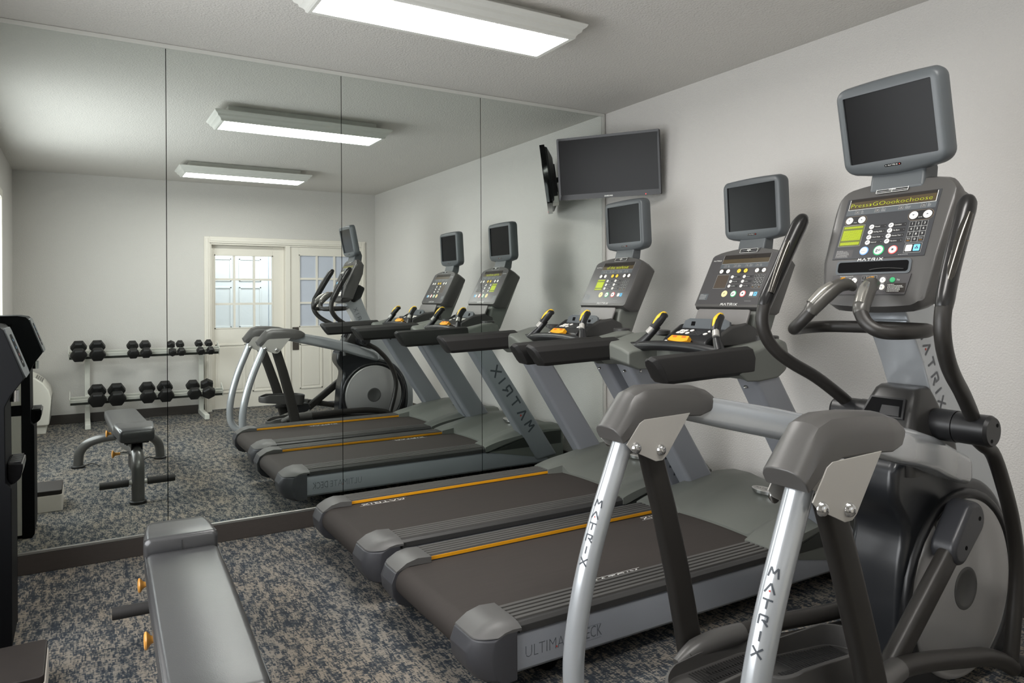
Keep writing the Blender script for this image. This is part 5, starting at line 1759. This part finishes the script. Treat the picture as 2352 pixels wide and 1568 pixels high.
def dispenser():
    root = thing('water_dispenser', 'tall black water dispenser with sloped head at the mirror end', 'water dispenser', (-3.80, -0.80, 0))
    O = (-3.80, -0.80, 0)
    def add(b, name, mats, parent=root, **k):
        return b.build(name, mats, parent, O, **k)
    ya, yb = -0.95, -0.655
    # black housing: front column, head, back; leaves a recessed steel side
    b = MB()
    prof = [(-3.955, 0.0), (-3.655, 0.0), (-3.642, 0.02), (-3.642, 0.64), (-3.660, 0.66), (-3.662, 0.95), (-3.645, 0.99), (-3.605, 1.048), (-3.600, 1.06), (-3.664, 1.245), (-3.680, 1.262), (-3.72, 1.270), (-3.955, 1.270)]
    b.xz(prof, ya + 0.012, yb - 0.012)
    add(b, 'housing', 'dispblk', bevel=0.014, seg=3)
    fr = [(-3.955, 0.0), (-3.655, 0.0), (-3.642, 0.02), (-3.642, 0.64), (-3.660, 0.66), (-3.662, 0.95), (-3.645, 0.99), (-3.605, 1.048), (-3.600, 1.06), (-3.664, 1.245), (-3.680, 1.262), (-3.72, 1.270), (-3.955, 1.270)]
    for (y0, y1) in ((ya, ya + 0.0125), (yb - 0.0125, yb)):
        b = MB()
        b.xz([(-3.70, 0.0), (-3.655, 0.0), (-3.642, 0.02), (-3.642, 0.64), (-3.660, 0.66), (-3.662, 0.95), (-3.645, 0.99), (-3.605, 1.048), (-3.600, 1.06), (-3.664, 1.245), (-3.680, 1.262), (-3.72, 1.270), (-3.955, 1.270), (-3.955, 1.22), (-3.745, 1.22), (-3.735, 1.0), (-3.705, 0.95)], y0, y1)
        add(b, 'side_frame', 'dispblk', bevel=0.003, seg=2)
    for (y0, y1) in ((ya + 0.004, ya + 0.012), (yb - 0.012, yb - 0.004)):
        for (z0, z1) in ((0.02, 0.70), (0.76, 0.99)):
            b = MB()
            b.box(-3.95, -3.702, y0, y1, z0, z1)
            add(b, 'steel_panel', 'steel', bevel=0.003)
    # sloped light front with dark recess and small indicators
    p0, p1 = Vector((-3.600, (ya + yb) / 2, 1.062)), Vector((-3.664, (ya + yb) / 2, 1.245))
    m = frame(p0, (0, -1, 0), p1 - p0) 
    m = frame(p0, (0, 1, 0), p1 - p0)
    b = MB()
    L = (p1 - p0).length
    b.prism(rrect(0.262, L + 0.012, 0.03, 5, 0, L / 2), -0.003, 0.003, m, 0)
    b.prism(rrect(0.262, L + 0.012, 0.03, 5, 0, L / 2), 0.003, 0.0035, m, 0)
    add(b, 'front_fascia', 'tvgrey', bevel=0.0015)
    b = MB()
    b.prism(rrect(0.10, L * 0.72, 0.02, 5, 0, L * 0.52), 0.0, 0.0042, m, 0)
    for i, mt in enumerate((1, 1, 2, 3)):
        b.flat(circ(0.006, 12, 0, L * (0.75 - 0.16 * i)), 0.0046, m, mt)
    add(b, 'button_recess', ['deep', 'btnblue', 'btnred', 'btnwhite'], smooth=False)
    # drip tray
    b = MB()
    b.xz([(-3.66, 0.64), (-3.635, 0.645), (-3.615, 0.665), (-3.608, 0.70), (-3.608, 0.722), (-3.66, 0.728)], -0.90, -0.705)
    tr = add(b, 'drip_tray', 'gloss', bevel=0.006, seg=3)
    b = MB()
    for k in range(8):
        b.box(-3.652, -3.614, -0.885 + 0.023 * k, -0.873 + 0.023 * k, 0.7265, 0.7290)
    add(b, 'tray_grate', 'dark', tr, smooth=False)
    b = MB()
    b.cyl((-3.640, -0.80, 0.955), (-3.640, -0.80, 1.0), 0.016)
    add(b, 'spout', 'chrome')
dispenser()

def lidbox():
    root = thing('storage_box', 'low white box with black lid on the carpet by the water dispenser', 'box', (-3.66, -1.34, 0))
    O = (-3.66, -1.34, 0)
    b = MB()
    b.xy(rrect(0.292, 0.306, 0.012, 4, -3.662, -1.345), 0.0, 0.105)
    b.build('box_body', 'boxwhite', root, O, bevel=0.004)
    b = MB()
    b.xy(rrect(0.290, 0.304, 0.016, 4, -3.664, -1.345), 0.106, 0.135)
    ld = b.build('lid', 'boxlid', root, O, bevel=0.005, seg=3)
lidbox()

# ================================================================== LIGHTS, CAMERA
def area(name, loc, rot, sx, sy, power, col):
    l = bpy.data.lights.new(name, 'AREA')
    l.shape = 'RECTANGLE'; l.size = sx; l.size_y = sy; l.energy = power; l.color = col
    o = bpy.data.objects.new(name, l)
    o.location = loc; o.rotation_euler = rot
    COL.objects.link(o)
    return o
# fill lamp added in front of the made-up left-wall window
area('daylight_fill', (-4.02, -2.25, 1.45), (0, math.radians(-90), 0), 1.6, 2.3, 42, (0.94, 0.97, 1.0))
# corridor lamp behind the glazed doors
area('corridor_lamp', (-1.2, -D - 0.8, 2.45), (0, 0, 0), 1.6, 0.6, 24, (0.93, 0.96, 1.0))

w = bpy.data.worlds.new('World'); SC.world = w
w.use_nodes = True
w.node_tree.nodes['Background'].inputs[0].default_value = (0.8, 0.85, 0.9, 1)
w.node_tree.nodes['Background'].inputs[1].default_value = 0.3

cam = bpy.data.cameras.new('Camera')
co = bpy.data.objects.new('Camera', cam)
COL.objects.link(co)
F_PX, YAW, ROLL, SV = 1651.013, 0.5404572, -0.005272, -103.146
co.location = (-3.41098, -4.29977, 1.36453)
F = Vector((math.sin(YAW), math.cos(YAW), 0)); R0 = Vector((math.cos(YAW), -math.sin(YAW), 0)); U0 = Vector((0, 0, 1))
c_, s_ = math.cos(ROLL), math.sin(ROLL)
R = R0 * c_ + U0 * s_; U = U0 * c_ - R0 * s_
mw = Matrix((R, U, -F)).transposed().to_4x4()
mw.translation = co.location
co.matrix_world = mw
cam.sensor_width = 36.0
cam.lens = F_PX / 2352 * 36.0
cam.shift_y = SV / 2352
cam.clip_start = 0.05
SC.camera = co

SC.view_settings.view_transform = 'Standard'
SC.view_settings.look = 'None'
SC.view_settings.exposure = 0.80
SC.cycles.max_bounces = 9
SC.cycles.diffuse_bounces = 4
SC.cycles.glossy_bounces = 5
SC.cycles.transparent_max_bounces = 8
SC.cycles.caustics_reflective = True
SC.cycles.caustics_refractive = False
SC.cycles.sample_clamp_indirect = 4.0
